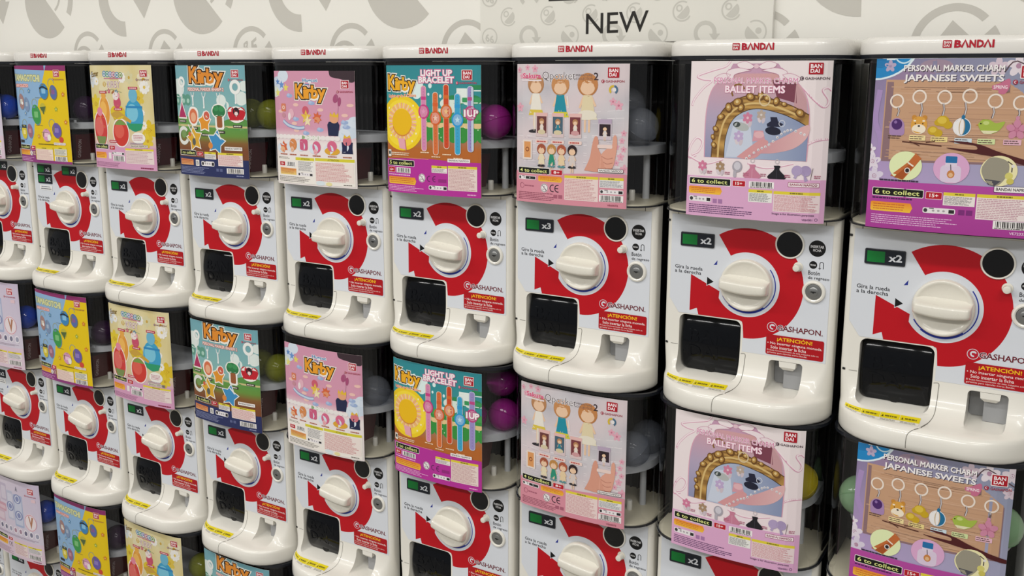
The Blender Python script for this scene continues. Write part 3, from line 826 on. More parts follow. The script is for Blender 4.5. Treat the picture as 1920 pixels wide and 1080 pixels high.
def art_sweets():
    a = Art()
    a.grid(0, 0, CW, CH, 8, 10, lambda x, y: mix(mix('#b79ccb', '#a9a9c4', x / CW), mix('#84789a', '#8f97ad', x / CW), (y - 60) / 170))
    a.ell(55, 205, 30, 14, '#96809f', 20); a.ell(82, 222, 22, 9, '#a08a9c', 16)
    a.line([(8, 190), (4, 150), (14, 120), (6, 90)], 8, '#a98fc0', 5)
    # blue dish
    a.ell(-2, 252, 60, 49, '#dfeef4', 40); a.ell(-2, 252, 57, 46.5, '#2086c4', 40); a.ell(2, 258, 44, 38, '#1d77b2', 30)
    a.ring(38, 238, 11, 13, '#c9e4ef', 180, 330); a.flower(20, 222, 8, '#b9a9c4', '#a18fb0')
    # cutting board
    B = [(16, 204), (172, 202), (206, 178), (206, 98), (15, 96)]
    a.poly([(x + 1.5, y - 3) for x, y in B], '#8d6f74')
    a.poly(B, '#c69c7c')
    rnd = random.Random(4); a._lvl(); a.hold = True
    for k in range(80):
        y = 98 + rnd.random() * 100; x0 = 17 + rnd.random() * 90; x1 = min(205 if y < 178 else 205 - (y - 178) * 1.3, x0 + 40 + rnd.random() * 110)
        a.rect(x0, y, x1, y + .4 + rnd.random() * .8, mix('#b48a6c', '#d4ae92', rnd.random()))
    a.hold = False
    # blossoms
    for x, y, r, c in ((160, 221, 12, '#d9c6d2'), (184, 222, 14, '#e6dbe2'), (213, 222, 13, '#e3d6de'), (212, 196, 9, '#dccbd6'), (4, 92, 12, '#e2d8e4'), (8, 72, 13, '#d9cfe0'), (0, 108, 8, '#e8e0ea')):
        a.flower(x, y, r, c, '#b58da5')
    a.line([(168, 214), (182, 228), (217, 206)], 1.6, '#5b454c', 4)
    for t, x0, y0, x1, y1, sl in (('PERSONAL MARKER CHARM', 39, 215, 168, 223.5, 0), ('JAPANESE SWEETS', 40, 199.5, 168, 211, 0)):
        a.text(t, x0 + .9, y0 - .9, x1 + .9, y1 - .9, '#3f3440', .03, sl)
        a.text(t, x0, y0, x1, y1, '#f4efee', .028, sl)
    a.poly(spline([(154, 197), (163, 200), (174, 206), (176, 198), (171, 187), (163, 187), (162, 191), (155, 192), (154, 197)], 5), '#c9708f')
    a.text('SPRING', 156, 193, 173, 197.5, '#f6e4ea', .02)
    X = [33, 63, 96, 128, 160, 191]; Y = [175, 181, 181, 183, 177, 175]
    for x, y in zip(X, Y): charm_ring(a, x, y)
    for x, y in zip((35, 66, 95, 123, 158, 189), Y): clasp(a, x, y - 8, 155)
    # six charms
    a.ell(35, 141, 10.5, 11.5, '#a987b4', 24); a.rrect(25, 129, 46, 141, 4, '#a987b4'); a.ell(35, 144, 7.4, None, '#4a2468', 22); a.ell(33, 147, 2.2, None, '#8d6aa8', 10)
    a.ell(58, 154, 3.4, None, '#c98a35', 10); a.ell(72, 154, 3.4, None, '#c98a35', 10); a.ell(65, 144, 11, 11.5, '#dda243', 26); a.ell(65, 138.5, 9.4, 6.6, '#f3e6cf', 22)
    a.ell(60, 146, 1, None, '#3a2616', 8); a.ell(70, 146, 1, None, '#3a2616', 8); a.ell(65, 142.6, 1.7, 1.2, '#231a18', 10); a.ell(59, 149.5, 2, 1.2, '#f3e6cf', 8); a.ell(71, 149.5, 2, 1.2, '#f3e6cf', 8)
    for x, y, r in ((96, 150, 8.5), (103, 145, 6), (90, 148, 5), (84, 137, 7), (91, 134, 6)): a.ell(x, y, r, r * .85, '#c9a521', 18)
    for x, y, r in ((95, 151, 6), (84, 138, 4.6)): a.ell(x, y, r, r * .8, '#ddbf45', 16)
    a.ell(121, 143, 11.6, 12, '#e7e9ee', 26); a.ell(121, 143, 10.6, 11, '#1f6f9a', 26)
    a.ell(117.5, 143, 7.4, 10.8, '#f0ecea', 20); a.ell(121, 143, 4, 10.6, '#c9b08c', 16); a.ell(121, 143, 2.6, 10.6, '#f0ecea', 16); a.ell(122, 156, 2.4, 3, '#1f6f9a', 12)
    a.poly(spline([(141, 147), (146, 153), (155, 153), (163, 149), (174, 151), (168, 140), (158, 135), (148, 136), (143, 142), (141, 147)], 4), '#a6bb4a')
    a.poly([(145, 139), (167, 139), (158, 135), (149, 135)], '#e6e0b8'); a.ell(144.5, 148, 1.1, None, '#2a2418', 8); a.poly([(141, 147), (138, 146), (142, 145)], '#c98a35'); a.ell(151, 149, 4, 2.6, '#c6d47e', 12)
    a.ell(189, 156, 2.6, None, '#cf8fa6', 12); a.flower(189, 141, 13, '#d08aa5', '#c67a97')
    for i in range(5):
        t = radians(54 + 72 * i); a.line([(189 + 2 * cos(t), 141 + 2 * sin(t)), (189 + 11 * cos(t), 141 + 11 * sin(t))], .7, '#a85c7a')
    for x, y, c in ((34, 127, None), (64, 127, '#f0dca0'), (93, 126, '#eed890'), (124, 125, '#cfdfe8'), (153, 125, '#d3e0a4'), (185, 125, '#e6b6c6')):
        if c: a.rrect(x - 11, y - 3.8, x + 11, y + 3.2, 1, c)
        a.fine(x - 10, y - 3, x + 10, y + 2.6, 2, '#5a4038', .42, int(x), .2)
    a.line([(44, 121), (60, 120), (97, 117)], 1.5, '#54281f'); a.line([(54, 122), (68, 116)], 1.1, '#54281f'); a.line([(76, 121), (88, 123)], 1.2, '#54281f')
    a.poly(spline([(104, 124), (125, 124), (148, 120), (170, 112), (217, 98), (217, 92), (172, 104), (146, 108), (124, 111), (103, 115), (128, 114), (142, 114), (140, 119), (122, 121), (104, 124)], 4), '#4f1a1d')
    # three round pictures
    a.ell(51, 88, 22.5, 20, '#e3ecb8', 34)
    a.poly([(31, 74), (55, 94), (64, 106), (72, 99), (64, 88), (49, 69)], '#c26a34'); a.poly([(36, 72), (58, 92), (62, 88), (48, 69)], '#a6511f'); a.line([(54, 93), (62, 88)], 2, '#ece0d0'); a.ell(54, 82, 4, None, '#e6ddd6', 16); a.ell(54, 82, 2.8, None, '#231f24', 14)
    a.ell(112, 88, 23.5, 20.5, '#dca9cf', 34); a.rrect(98, 69, 125, 92, 6, '#dccbe0'); a.rect(104, 90, 119, 96, '#dfd2e3'); a.rrect(104, 95, 119, 104, 1.2, '#1f6fa8'); a.line([(111, 93), (112, 84)], 1.2, '#5a5058'); a.ell(112, 80, 5, 5.4, '#c98347', 16); a.ell(112, 79, 3, None, '#e3b88a', 12)
    a.ell(172, 87, 23, 20, '#eee6b4', 34); a.poly(spline([(151, 92), (160, 104), (176, 103), (184, 96), (183, 82), (172, 68), (158, 72), (151, 84), (151, 92)], 4), '#9b9584'); a.poly([(155, 76), (176, 74), (168, 67), (160, 69)], '#4e4d55')
    a.line([(182, 100), (188, 96), (188, 86)], 1.6, '#58504e'); a.ell(189, 94, 2.2, None, '#e6e2dd', 10); a.ell(185, 81, 5, 4.6, '#d8cf74', 16); a.ell(187, 74, 4.6, 4, '#cfc25e', 16)
    # lower band
    a.grid(0, 0, CW, 66, 4, 4, lambda x, y: mix('#a83a94', '#b5489f', y / 66))
    a.fine(16, 66.5, 70, 69, 1, '#3b2a44', .8, 1, 0)
    a.collect(8, 46, 78, 56, '6'); a.age(82, 45.5, 103, 54.5, '15+')
    a.fine(8, 41, 65, 44, 1, '#4c1d55', .7, 3, .1); a.banner(6, 24, 65, 37)
    a.notice(105, 38, 146, 55.5, 7, '#8b8589', seed=3); a.notice(148, 22, 217, 55.5, 12, '#c79aa6', '#efe2df', seed=4)
    a.recycle(79, 26, 122, 33.5); a.rect(126, 26, 134, 33, '#7d2a78'); a.rect(136, 26, 144, 33, '#7d2a78')
    a.fine(8, 6, 130, 20, 5, '#e5b7dd', .4, 8, .4)
    a.barcode(171, 10.5, 215, 21.5); a.text('VE72333', 192, 4, 212, 7.5, '#f0d4ea', .01)
    a.namco(168, 59, 214, 67.5, '#35203a'); a.emblem(188, 207, 208, 222, '#f0e6e8'); a.gash(179, 199, 214, 204)
    return a

def art_ballet():
    a = Art()
    a.grid(0, 0, CW, CH, 4, 8, lambda x, y: mix('#f0dfe4', '#efe4e4', y / CH))
    PK = '#dfaac0'
    for p in ([(66, 232), (58, 224), (36, 218), (12, 210), (22, 205), (36, 203), (22, 192), (8, 176), (4, 166)], [(178, 194), (196, 176), (209, 167), (214, 176), (206, 190), (212, 194), (217, 190)], [(189, 114), (202, 120), (217, 122)], [(14, 92), (2, 88), (3, 104), (14, 118), (24, 112), (18, 98), (6, 92)], [(2, 90), (30, 80), (60, 88)], [(100, 84), (130, 78), (170, 86)]):
        a.line(p, 3.4, '#d79bb4', 6); a.line([(x + .4, y + .6) for x, y in p], 2.2, '#f5e6ea', 6)
    # arched picture
    arch = spline([(29, 90), (29, 150), (36, 186), (52, 205), (70, 213), (107, 215), (148, 212), (170, 200), (184, 178), (189, 145), (188, 90)], 5)
    a.poly([(x * 1.02 - 2.2, y * 1.01 - 1.4) for x, y in arch], '#d9a3b8')
    a.poly(arch, lambda x, y: mix(mix('#8f94b4', '#b3a4bd', (y - 90) / 60), mix('#cfa0b4', '#d8a49c', x / 180), (y - 150) / 60))
    a.poly([(62, 220), (66, 216), (152, 216), (146, 222)], '#cf9fb8'); a.poly([(70, 228), (140, 228), (150, 214), (62, 214)], '#c79cb6')
    a.poly([(132, 205), (168, 200), (170, 172), (140, 180)], '#7d4152'); a.poly([(168, 200), (184, 178), (186, 158), (166, 164)], '#c79ba0')
    # gilt mirror
    fo = spline([(40, 90), (42, 118), (48, 146), (62, 166), (82, 178), (106, 183), (136, 177), (164, 168), (189, 156)], 6)
    fi = spline([(62, 90), (63, 118), (72, 144), (90, 158), (114, 163), (146, 157), (170, 148), (189, 138)], 6)
    a.poly(fo + fi[::-1], lambda x, y: mix('#7a5526', '#c59a54', .5 + .5 * sin(x * .35 + y * .22)))
    a.line([((p[0] + q[0]) / 2, (p[1] + q[1]) / 2) for p, q in zip(fo, fi)], 3, '#d8b878'); a.line(fo, 1.4, '#5c3c18'); a.line(fi, 2, '#3c2a20')
    for x, y, r in ((46, 132, 6), (54, 150, 7), (66, 164, 8), (80, 172, 9), (86, 164, 7), (100, 180, 8), (116, 182, 7), (126, 178, 6), (140, 174, 7), (152, 170, 5), (176, 158, 8), (44, 108, 6), (42, 120, 5)):
        a.ell(x, y, r, r * .75, '#6f4a20', 14, x * 7); a.ell(x - .6, y + .8, r * .66, r * .5, '#b78c48', 12, x * 7); a.ell(x - 1, y + 1.2, r * .28, None, '#e0c68c', 8)
    a.ring(80, 188, 9, 11.5, '#8a6430', 20, 220); a.ring(122, 176, 7, 9, '#d9c39a', n=20)
    a.poly(fi + [(188, 90)], lambda x, y: mix('#b9c3d8', '#8995b6', (x - 60) / 120))
    a.poly([(64, 92), (110, 92), (100, 150), (76, 146)], '#cbd2e2')
    # things lying on the mirror
    def slip(x, y, c, k=1):
        a.ell(x - 3 * k, y - 5 * k, 3 * k, 6 * k, '#d9ccd2', 14, 14); a.ell(x + 4 * k, y - 6 * k, 3 * k, 6 * k, '#cdbfc8', 14, -10); a.flower(x, y + 2 * k, 8 * k, c, mix(c, '#ffffff', .4), 6)
    slip(97, 148, '#cf7f9c', 1); slip(118, 153, '#b9a79a', .9); slip(84, 121, '#bfa9cf', 1); a.ell(88, 137, 12, 6, '#b4b8b6', 18, -12); a.ell(80, 140, 6, 4, '#3f4848', 12)
    a.poly([(132, 152), (142, 152), (144, 146), (152, 142), (148, 138), (128, 138), (127, 142), (133, 146)], '#20223a'); a.ell(137, 132, 12, 6, '#1c1e33', 20, -6); a.ring(150, 143, 4, 5, '#d4d8e4', n=16)
    a.poly([(108, 132), (122, 132), (126, 118), (106, 116)], '#d59aa6'); a.ell(116, 126, 8, 5, '#e3b4ba', 14)
    a.poly(spline([(82, 92), (100, 106), (119, 119), (131, 116), (124, 104), (112, 92), (96, 90), (82, 92)], 4), '#d79a9c')
    a.poly(spline([(97, 90), (120, 108), (150, 122), (188, 142), (188, 124), (170, 108), (140, 100), (116, 98), (97, 90)], 4), lambda x, y: mix('#c98c96', '#e0b4b4', (x - 97) / 90))
    pr = spline([(98, 91), (116, 104), (132, 112), (150, 128), (164, 134), (184, 128)], 6); a._lvl(); a.hold = True
    for x, y in pr[::2]: a.ell(x, y, 2, None, '#e4dfe0', 10); a.ell(x + .3, y - .5, 1, None, '#a9a1ac', 8)
    a.hold = False
    # bow
    for s in (-1, 1):
        q = lambda P: [(107 + s * x, y) for x, y in P]
        for P, c in ((spline([(3, 224), (16, 231), (30, 228), (26, 222), (10, 220), (3, 224)], 4), '#f3e5e8'), (spline([(8, 218), (28, 222), (46, 217), (44, 208), (36, 204), (34, 212), (20, 216), (8, 218)], 4), '#f1e2e6'), (spline([(40, 212), (52, 214), (66, 208), (62, 202), (48, 206), (40, 212)], 4), '#efdfe3')):
            a.poly(q(P), c); a.line(q(P), .7, '#c891a8')
    a.ell(107, 224, 4, 3.4, '#e6c3cf', 14)
    a.text('PERSONAL MARKER CHARM', 40, 199, 170, 208, '#d77fa8', .0, outline='#f7e8ee', ow=.05)
    a.text('BALLET ITEMS', 59, 186, 152, 196.5, '#fbeaf0', .02, outline='#dc8fae', ow=.05)
    a.emblem(185, 213, 205, 229); a.gash(173, 205, 214, 209.5, '#4d3440')
    # row of six
    slip(26, 75, '#d37c9c', .95); slip(56, 75, '#a88a6c', .95)
    a.ell(84, 78, 8, 8.5, '#a9a3ad', 20); a.ell(84, 79, 5.4, 6, '#cfcbd4', 16); a.rrect(78, 62, 83, 72, 2, '#b4aeb8')
    for x, c, d in ((108, '#c97f98', '#dba2b4'), (146, '#1c1a22', '#3a3744')):
        a.poly(spline([(x - 5, 82), (x + 5, 82), (x + 4, 76), (x + 14, 66), (x + 10, 62), (x, 60), (x - 10, 62), (x - 14, 66), (x - 4, 76), (x - 5, 82)], 3), c); a.ring(x, 88, 2.4, 3.4, '#c9c2c6', n=14); a.line([(x, 76), (x, 62)], .8, d)
    a.ell(176, 76, 8, 7.5, '#b3a0c6', 18, 20); a.ell(189, 76, 8, 7.5, '#a996bd', 18, -20); a.poly([(180, 76), (175, 64), (171, 66)], '#b3a0c6'); a.poly([(185, 76), (188, 60), (193, 62)], '#a996bd')
    a.line([(196, 62), (199, 80)], .7, '#55404a')
    for x in (34, 64, 94, 121, 158, 201): a.fine(x, 65, x + 9, 70, 2, '#b0617c', .5, x, .1)
    a.poly([(0, 0), (CW, 0), (CW, 63), (0, 61)], '#dda9cd')
    a.collect(5, 48.5, 74, 58, '6'); a.age(78, 49, 98, 57, '15+'); a.barcode(104, 48, 143, 57.5)
    a.banner(4, 34, 61, 45); a.recycle(5, 22, 43, 30); a.rect(46, 21, 53, 27.5, '#a878a8'); a.rect(55, 21, 62, 27.5, '#a878a8')
    a.notice(104, 27, 141, 45.5, 8, '#7d7a80', '#ecebe6', seed=6); a.notice(143, 15, 211, 45, 13, '#cf8f96', '#ecd9da', seed=7)
    a.namco(164, 52, 209, 59, '#8e2a45', '#f3e3e8', '#8e2a45')
    a.fine(5, 4, 112, 18.5, 5, '#5c3a66', .42, 9, .3); a.text('Image is for illustration purposes', 142, 9.5, 204, 13.5, '#4a2f50', .01); a.text('VE60001', 187, 3.5, 202, 6.5, '#5c3a66', .01); a.ring(207, 5.5, 1.6, 2.2, '#5c3a66', n=12)
    return a

def peg(a, x, y, s, hair, dress, hem=None, skin='#ecc7a6'):
    """plain display doll without features"""
    for k in (-2.6, 2.6): a.line([(x + k * s, y - 52 * s), (x + k * s, y - 30 * s)], 2.4 * s, skin)
    a.ell(x, y - 1 * s, 12.6 * s, 12.4 * s, mix(hair, '#000000', .12), 22)
    a.line([(x - 5 * s, y - 14 * s), (x - 9.5 * s, y - 26 * s)], 2.6 * s, skin); a.line([(x + 5 * s, y - 14 * s), (x + 10 * s, y - 24 * s)], 2.6 * s, skin)
    a.poly([(x - 9 * s, y - 36 * s), (x + 10 * s, y - 36 * s), (x + 5.5 * s, y - 12 * s), (x - 5 * s, y - 12 * s)], dress)
    if hem: a.poly([(x - 11 * s, y - 39 * s), (x + 12.5 * s, y - 38 * s), (x + 10 * s, y - 32 * s), (x - 9 * s, y - 32 * s)], hem)
    a.ell(x, y - 4 * s, 9 * s, 7.6 * s, skin, 20)
    a.poly([(x + 12.4 * s * cos(radians(t)), y + 11.6 * s * sin(radians(t))) for t in range(-12, 193, 10)] + [(x - 9.4 * s, y - 6 * s), (x - 7 * s, y), (x - 3 * s, y + 1.6 * s), (x, y + .4 * s), (x + 3.4 * s, y + 1.8 * s), (x + 7 * s, y), (x + 9.6 * s, y - 6 * s)], hair)
    for k in (-4, 0, 4): a.line([(x + k * s, y + 9.5 * s), (x + k * 1.5 * s, y + 2.4 * s)], .5 * s, mix(hair, '#3a1c10', .3))

def art_figures():
    a = Art()
    a.grid(0, 0, CW, CH, 10, 12, lambda x, y: mix(mix('#d3cfd3', '#bdb9c0', .5 + .5 * sin(x * .05 + y * .09)), '#dccdd0', .5 + .5 * sin(x * .03 - y * .05)))
    rnd = random.Random(9); a._lvl(); a.hold = True
    for k in range(16):
        y = 60 + rnd.random() * 90; a.line([(rnd.random() * 30, y), (110, y + rnd.uniform(-6, 6)), (210, y + rnd.uniform(-8, 10))], .8, mix('#efe8ea', '#b9aeb9', rnd.random()))
    a.hold = False
    for x, y in ((8, 160), (6, 222), (24, 226), (12, 212), (200, 166), (210, 96), (205, 84), (198, 74), (212, 64), (207, 110), (198, 100), (210, 122), (40, 224), (190, 172)):
        a.flower(x, y, 5 + (x % 3) * 1.4, '#e3a9ba', '#c9788f')
    # three dolls (plain, faceless stand-ins)
    peg(a, 42, 200, 1.35, '#b9855a', '#ece6da', '#dcc34a'); a.rect(38, 122, 42, 152, '#e9dccb'); a.rect(47, 122, 50, 152, '#e9dccb'); a.ell(40, 121, 13, 3, '#2e2a30', 18, 3)
    peg(a, 92, 199, 1.4, '#c98d58', '#1f8fa3', '#d8cc3a'); a.line([(106, 180), (108, 160)], 3, '#e6ddd6')
    peg(a, 144, 200, 1.5, '#c4834c', '#e3d4ae', '#eadfc4')
    a.ell(144, 150, 18, 8, '#e9e1cf', 20)
    a.text('Sakura', 14, 208, 53, 217, '#d8567f', .03, outline='#f3d8de', ow=.05)
    a.rect(12, 204, 54, 206.5, '#ecdfe2')
    a.text('Qposket', 56, 203, 121, 219.5, '#3b2f33', -.012, outline='#ece6e8', ow=.05)
    a.text('MINIATURE', 122, 212, 153, 215.5, '#6d6266', 0); a.text('COLLECTION', 122, 206.5, 153, 210, '#6d6266', 0)
    a.text('2', 155, 206, 163.5, 218, '#3b2f33', .01)
    a.emblem(180, 210, 200, 226); a.gash(169, 202, 209, 206.5)
    a.ring(190, 191, 4, 7.5, '#d8b83a', 80, 230); a.ring(191, 191, 4, 7.5, '#4d6f8a', -60, 80); a.ell(192, 191, 3.4, None, '#e8e4e2', 12)
    for x0, c in ((43, '#6d3b3a'), (76, '#4a6474'), (110, '#7a3b40')):
        x1 = x0 + 24; a.rect(x0, 112, x1, 152, '#d9c4c4'); a.rect(x0 + 2, 118, x1 - 2, 146, c); a.rect(x0, 146, x1, 152, '#e5b9b4')
        peg(a, x0 + 12, 138, .42, '#b9855a', '#e6dcd2' if c != '#4a6474' else '#2a7f92'); a.ell(x0 + 12, 120, 8, 4, '#cf9a9c' if x0 > 100 else '#d8c9a6', 14)
        a.rrect(x0 - 1, 101, x1 + 1, 107, 2, '#ecd3cb'); a.fine(x0 + 2, 102.5, x1 - 2, 105.5, 1, '#c4574f', .8, x0, .1)
    # hand with a small box
    H = '#d99a84'
    a.poly(spline([(140, 60), (150, 80), (154, 100), (158, 114), (163, 116), (166, 108), (166, 96), (172, 84), (176, 60), (140, 60)], 4), H)
    a.poly(spline([(168, 60), (170, 84), (180, 96), (190, 102), (192, 116), (197, 118), (199, 106), (197, 86), (190, 64), (168, 60)], 4), '#e0a48e')
    for k in range(3): a.line([(172 + k * 3, 84 - k * 9), (182, 80 - k * 8), (192, 82 - k * 8)], .9, '#b06f5e', 4)
    a.rect(165, 111, 189, 144, '#cfc2cc'); a.rect(167, 117, 187, 136, '#33222c'); peg(a, 177, 130, .4, '#2a2024', '#ded6d2'); a.rect(165, 137, 189, 144, '#b9a6bd'); a.rrect(164, 97, 191, 103, 2, '#ecd3cb')
    a.rrect(15, 73, 35, 106, 1.5, '#e9dcd4'); a.rect(18, 76, 32, 103, '#dd9a5e'); a.ring(25, 90, 2.4, 4, '#8a4a2a', n=14)
    for x, h, d in ((55, '#a5543a', '#e6d9b8'), (76, '#c08a4a', '#2d8f74'), (96, '#b05a3e', '#e6cda4'), (117, '#2e1c20', '#d8ccc6')):
        peg(a, x, 92, .72, h, d); a.rect(x - 1, 64, x + 2, 68, '#e3c8b4'); a.ell(x, 63.5, 8, 2, '#2a262a' if x != 76 and x != 96 else '#5a8f94', 14)
    a.poly([(0, 0), (CW, 0), (CW, 56), (170, 56), (60, 50), (0, 53)], '#d98f9f')
    a.collect(6, 49.5, 72, 59, '4'); a.age(76, 49.5, 98, 57.5, '8+')
    a.recycle(6, 38.5, 44, 45); a.rect(22, 39.5, 42, 44, '#2b292b'); a.banner(49, 37, 99, 46.5)
    a.ring(14, 28, 4, 5, '#a85f73', n=8); a.fine(20, 26.5, 40, 29.5, 1, '#a85f73', .8, 3, 0)
    a.u3(62, 26, 7.6); a.ce(73, 20, 93, 33); a.fine(6, 4, 86, 18, 5, '#8a4458', .4, 4, .35); a.rect(81, 10, 89, 16, '#a85f73'); a.rect(91, 10, 99, 16, '#a85f73')
    a.notice(103, 9, 167, 50, 14, '#cf9a9d', '#ecd6d2', seed=10); a.notice(169, 33, 212, 50, 6, '#8f9098', '#e9e6e4', seed=11)
    a.recycle(170, 23, 212, 30); a.barcode(169, 10, 212, 21); a.namco(166, 58, 211, 64, '#4a2430'); a.text('VE60072', 184, 3, 203, 6, '#8a3048', .01)
    return a

def art_bracelet():
    a = Art()
    a.grid(0, 0, CW, CH, 4, 14, lambda x, y: mix('#b8682a', '#3c9a9c', (y - 90) / 40) if y < 130 else mix('#3c9a9c', '#2f8a94', (y - 130) / 100))
    for x, y, r in ((78, 188, 14), (110, 196, 4), (106, 181, 2.4), (133, 178, 2.8), (88, 198, 6), (60, 205, 4)): a.ell(x, y, r, r * 1.15, '#dff0ee', 18)
    for x in (160, 175, 205): a.ell(x, 172, 12, 8, '#2c8b54', 18)
    for x, y, r in ((142, 165, 10), (155, 158, 12), (176, 180, 10), (190, 170, 9), (130, 150, 8)): a.ell(x, y, r, r * .8, '#dceadf', 18)
    a.rect(168, 176, 190, 192, '#e8f0ea'); a.rect(150, 166, 217, 172, '#dceadf'); a.rect(180, 168, 217, 176, '#3a9a5c'); a.rect(196, 190, 217, 198, '#2c8b54'); a.rect(196, 187, 217, 189, '#e8f0ea')
    for x in range(104, 217, 22): a.ell(x, 143, 12, 8, '#4aa456', 14)
    a.rect(95, 122, CW, 131, '#e6c890'); a.rect(95, 131, CW, 138, '#3a9447')
    for x in range(100, 224, 20): a.ell(x, 110, 12, 14, '#36923f', 18)
    a.rect(95, 112, CW, 122, '#36923f')
    rnd = random.Random(3); a._lvl(); a.hold = True
    for k in range(14): a.ell(100 + rnd.random() * 112, 104 + rnd.random() * 34, 1.2, None, '#cfe8c4', 8)
    a.hold = False
    # glowing bracelet picture
    a.ell(41, 128, 54, 50, '#f2cf1e', 40); a.ell(41, 128, 46, 43, '#f8dc3a', 36)
    for k in range(36):
        t = 2 * pi * k / 36; a.line([(41 + 24 * cos(t), 131 + 24 * sin(t)), (41 + 36 * cos(t), 131 + 34 * sin(t))], 3.6, '#f0a98a' if k % 2 else '#f6c7a8')
    a.ell(41, 130, 25, 24, '#eebc14', 32); a.ring(41, 130, 23.5, 26, '#d98e3a', 200, 340)
    for x, y in ((8, 155), (70, 160), (76, 110), (12, 105), (66, 96), (84, 140)): a.ell(x, y, 2, None, '#fff6c4', 10)
    a.poly([(30, 100), (48, 100), (50, 80), (34, 82)], '#e9a9b4'); a.line([(48, 98), (51, 78)], 1.8, '#c4607c')
    a.wordmark(6, 184, 76, 214)
    a.text('Lights up in 7 Colors', 8, 172.5, 77, 179.5, '#e8743a', .02, .03, '#fbe3cf', .06)
    a.text('LIGHT UP', 89, 213, 159, 224, '#f4f6f4', .03, 0, '#e07ba4', .08); a.text('BRACELET', 84, 201, 163, 212, '#f4f6f4', .03, 0, '#e07ba4', .08)
    a.emblem(180, 207, 200, 223, '#e6d8d4'); a.gash(167, 199, 209, 203.5, '#c43c62')
    # five straps with plain discs
    for x, top, d, bot, c, e in ((95, 195, 150, 80, '#d88ab4', '#cc3f86'), (122, 184, 139, 74, '#d9703a', '#d9622e'), (146, 198, 151, 86, '#cf4a24', '#d8702c'), (170, 182, 137, 76, '#3aa6cf', '#2f9bd4'), (197, 195, 149, 82, '#9b8fc8', '#c04a86')):
        a.rrect(x - 6.4, bot - 1, x + 6.4, top + 1, 5, '#e6c9b6' if x < 165 else '#c4d0e0'); a.rrect(x - 5.2, bot, x + 5.2, top, 4.5, c)
        a.rect(x - 5.8, top - 24, x + 5.8, top - 18, e); a.ell(x, d, 12.4, 13, e, 26); a.ell(x, d, 9.2, 9.8, mix(e, '#ffffff', .22), 22)
        a._lvl(); a.hold = True
        for k in range(7): a.ell(x, bot + 8 + k * 6, 1, None, mix(c, '#5a2a3a', .35), 8)
        for k in range(3): a.ell(x, top - 5 - k * 5, 1, None, mix(c, '#5a2a3a', .35), 8)
        a.hold = False
    a.star(122, 139, 6, '#f3cdbb'); a.star(146, 151, 6, '#f0c48c'); a.star(170, 137, 6, '#bfe2f2'); a.star(95, 150, 6, '#e79cc0')
    a.text('1UP', 184, 143, 212, 155, '#fbf6f4', .05, 0, '#b03a72', .06)
    for x, y in ((96, 77), (122, 70), (147, 75), (171, 69)): a.fine(x - 10, y - 1.4, x + 11, y + 1, 1, '#f0d2b0', .8, x, .1)
    a.poly([(0, 0), (CW, 0), (CW, 62), (140, 64), (95, 66), (0, 62)], '#b8309a')
    a.rrect(3, 66, 12, 79, 1.2, '#e9e3da'); a.rect(5, 70, 10, 76, '#3c4038'); a.fine(13, 68.5, 59, 75, 2, '#efd9bd', .5, 1, .1); a.line([(14, 66), (105, 64.5)], .8, '#e4a266')
    a.collect(4, 50, 70, 60, '5'); a.age(4, 37.5, 21, 46.5, '6+'); a.barcode(25, 36.5, 61, 46.5)
    a.fine(4, 31.5, 60, 34.5, 1, '#f0c4e0', .6, 3, 0); a.banner(4, 16, 75, 29.5)
    a.u3(89, 30, 8); a.ce(101, 24, 122, 35, '#5a1f58'); a.rect(127, 24, 145, 30, '#96287e')
    a.notice(112, 41, 147, 54, 6, '#8d8488', '#ece4e2', True, 12); a.notice(149, 11, 210, 55, 15, '#c79a9c', '#ecd9d2', seed=13); a.recycle(105, 10, 147, 17.5)
    a.namco(148, 61.5, 196, 68, '#e8d8d8'); a.fine(4, 3, 100, 14, 4, '#eeb4dc', .42, 15, .3); a.fine(190, 3.5, 208, 6, 1, '#eeb4dc', .8, 1, 0)
    return a

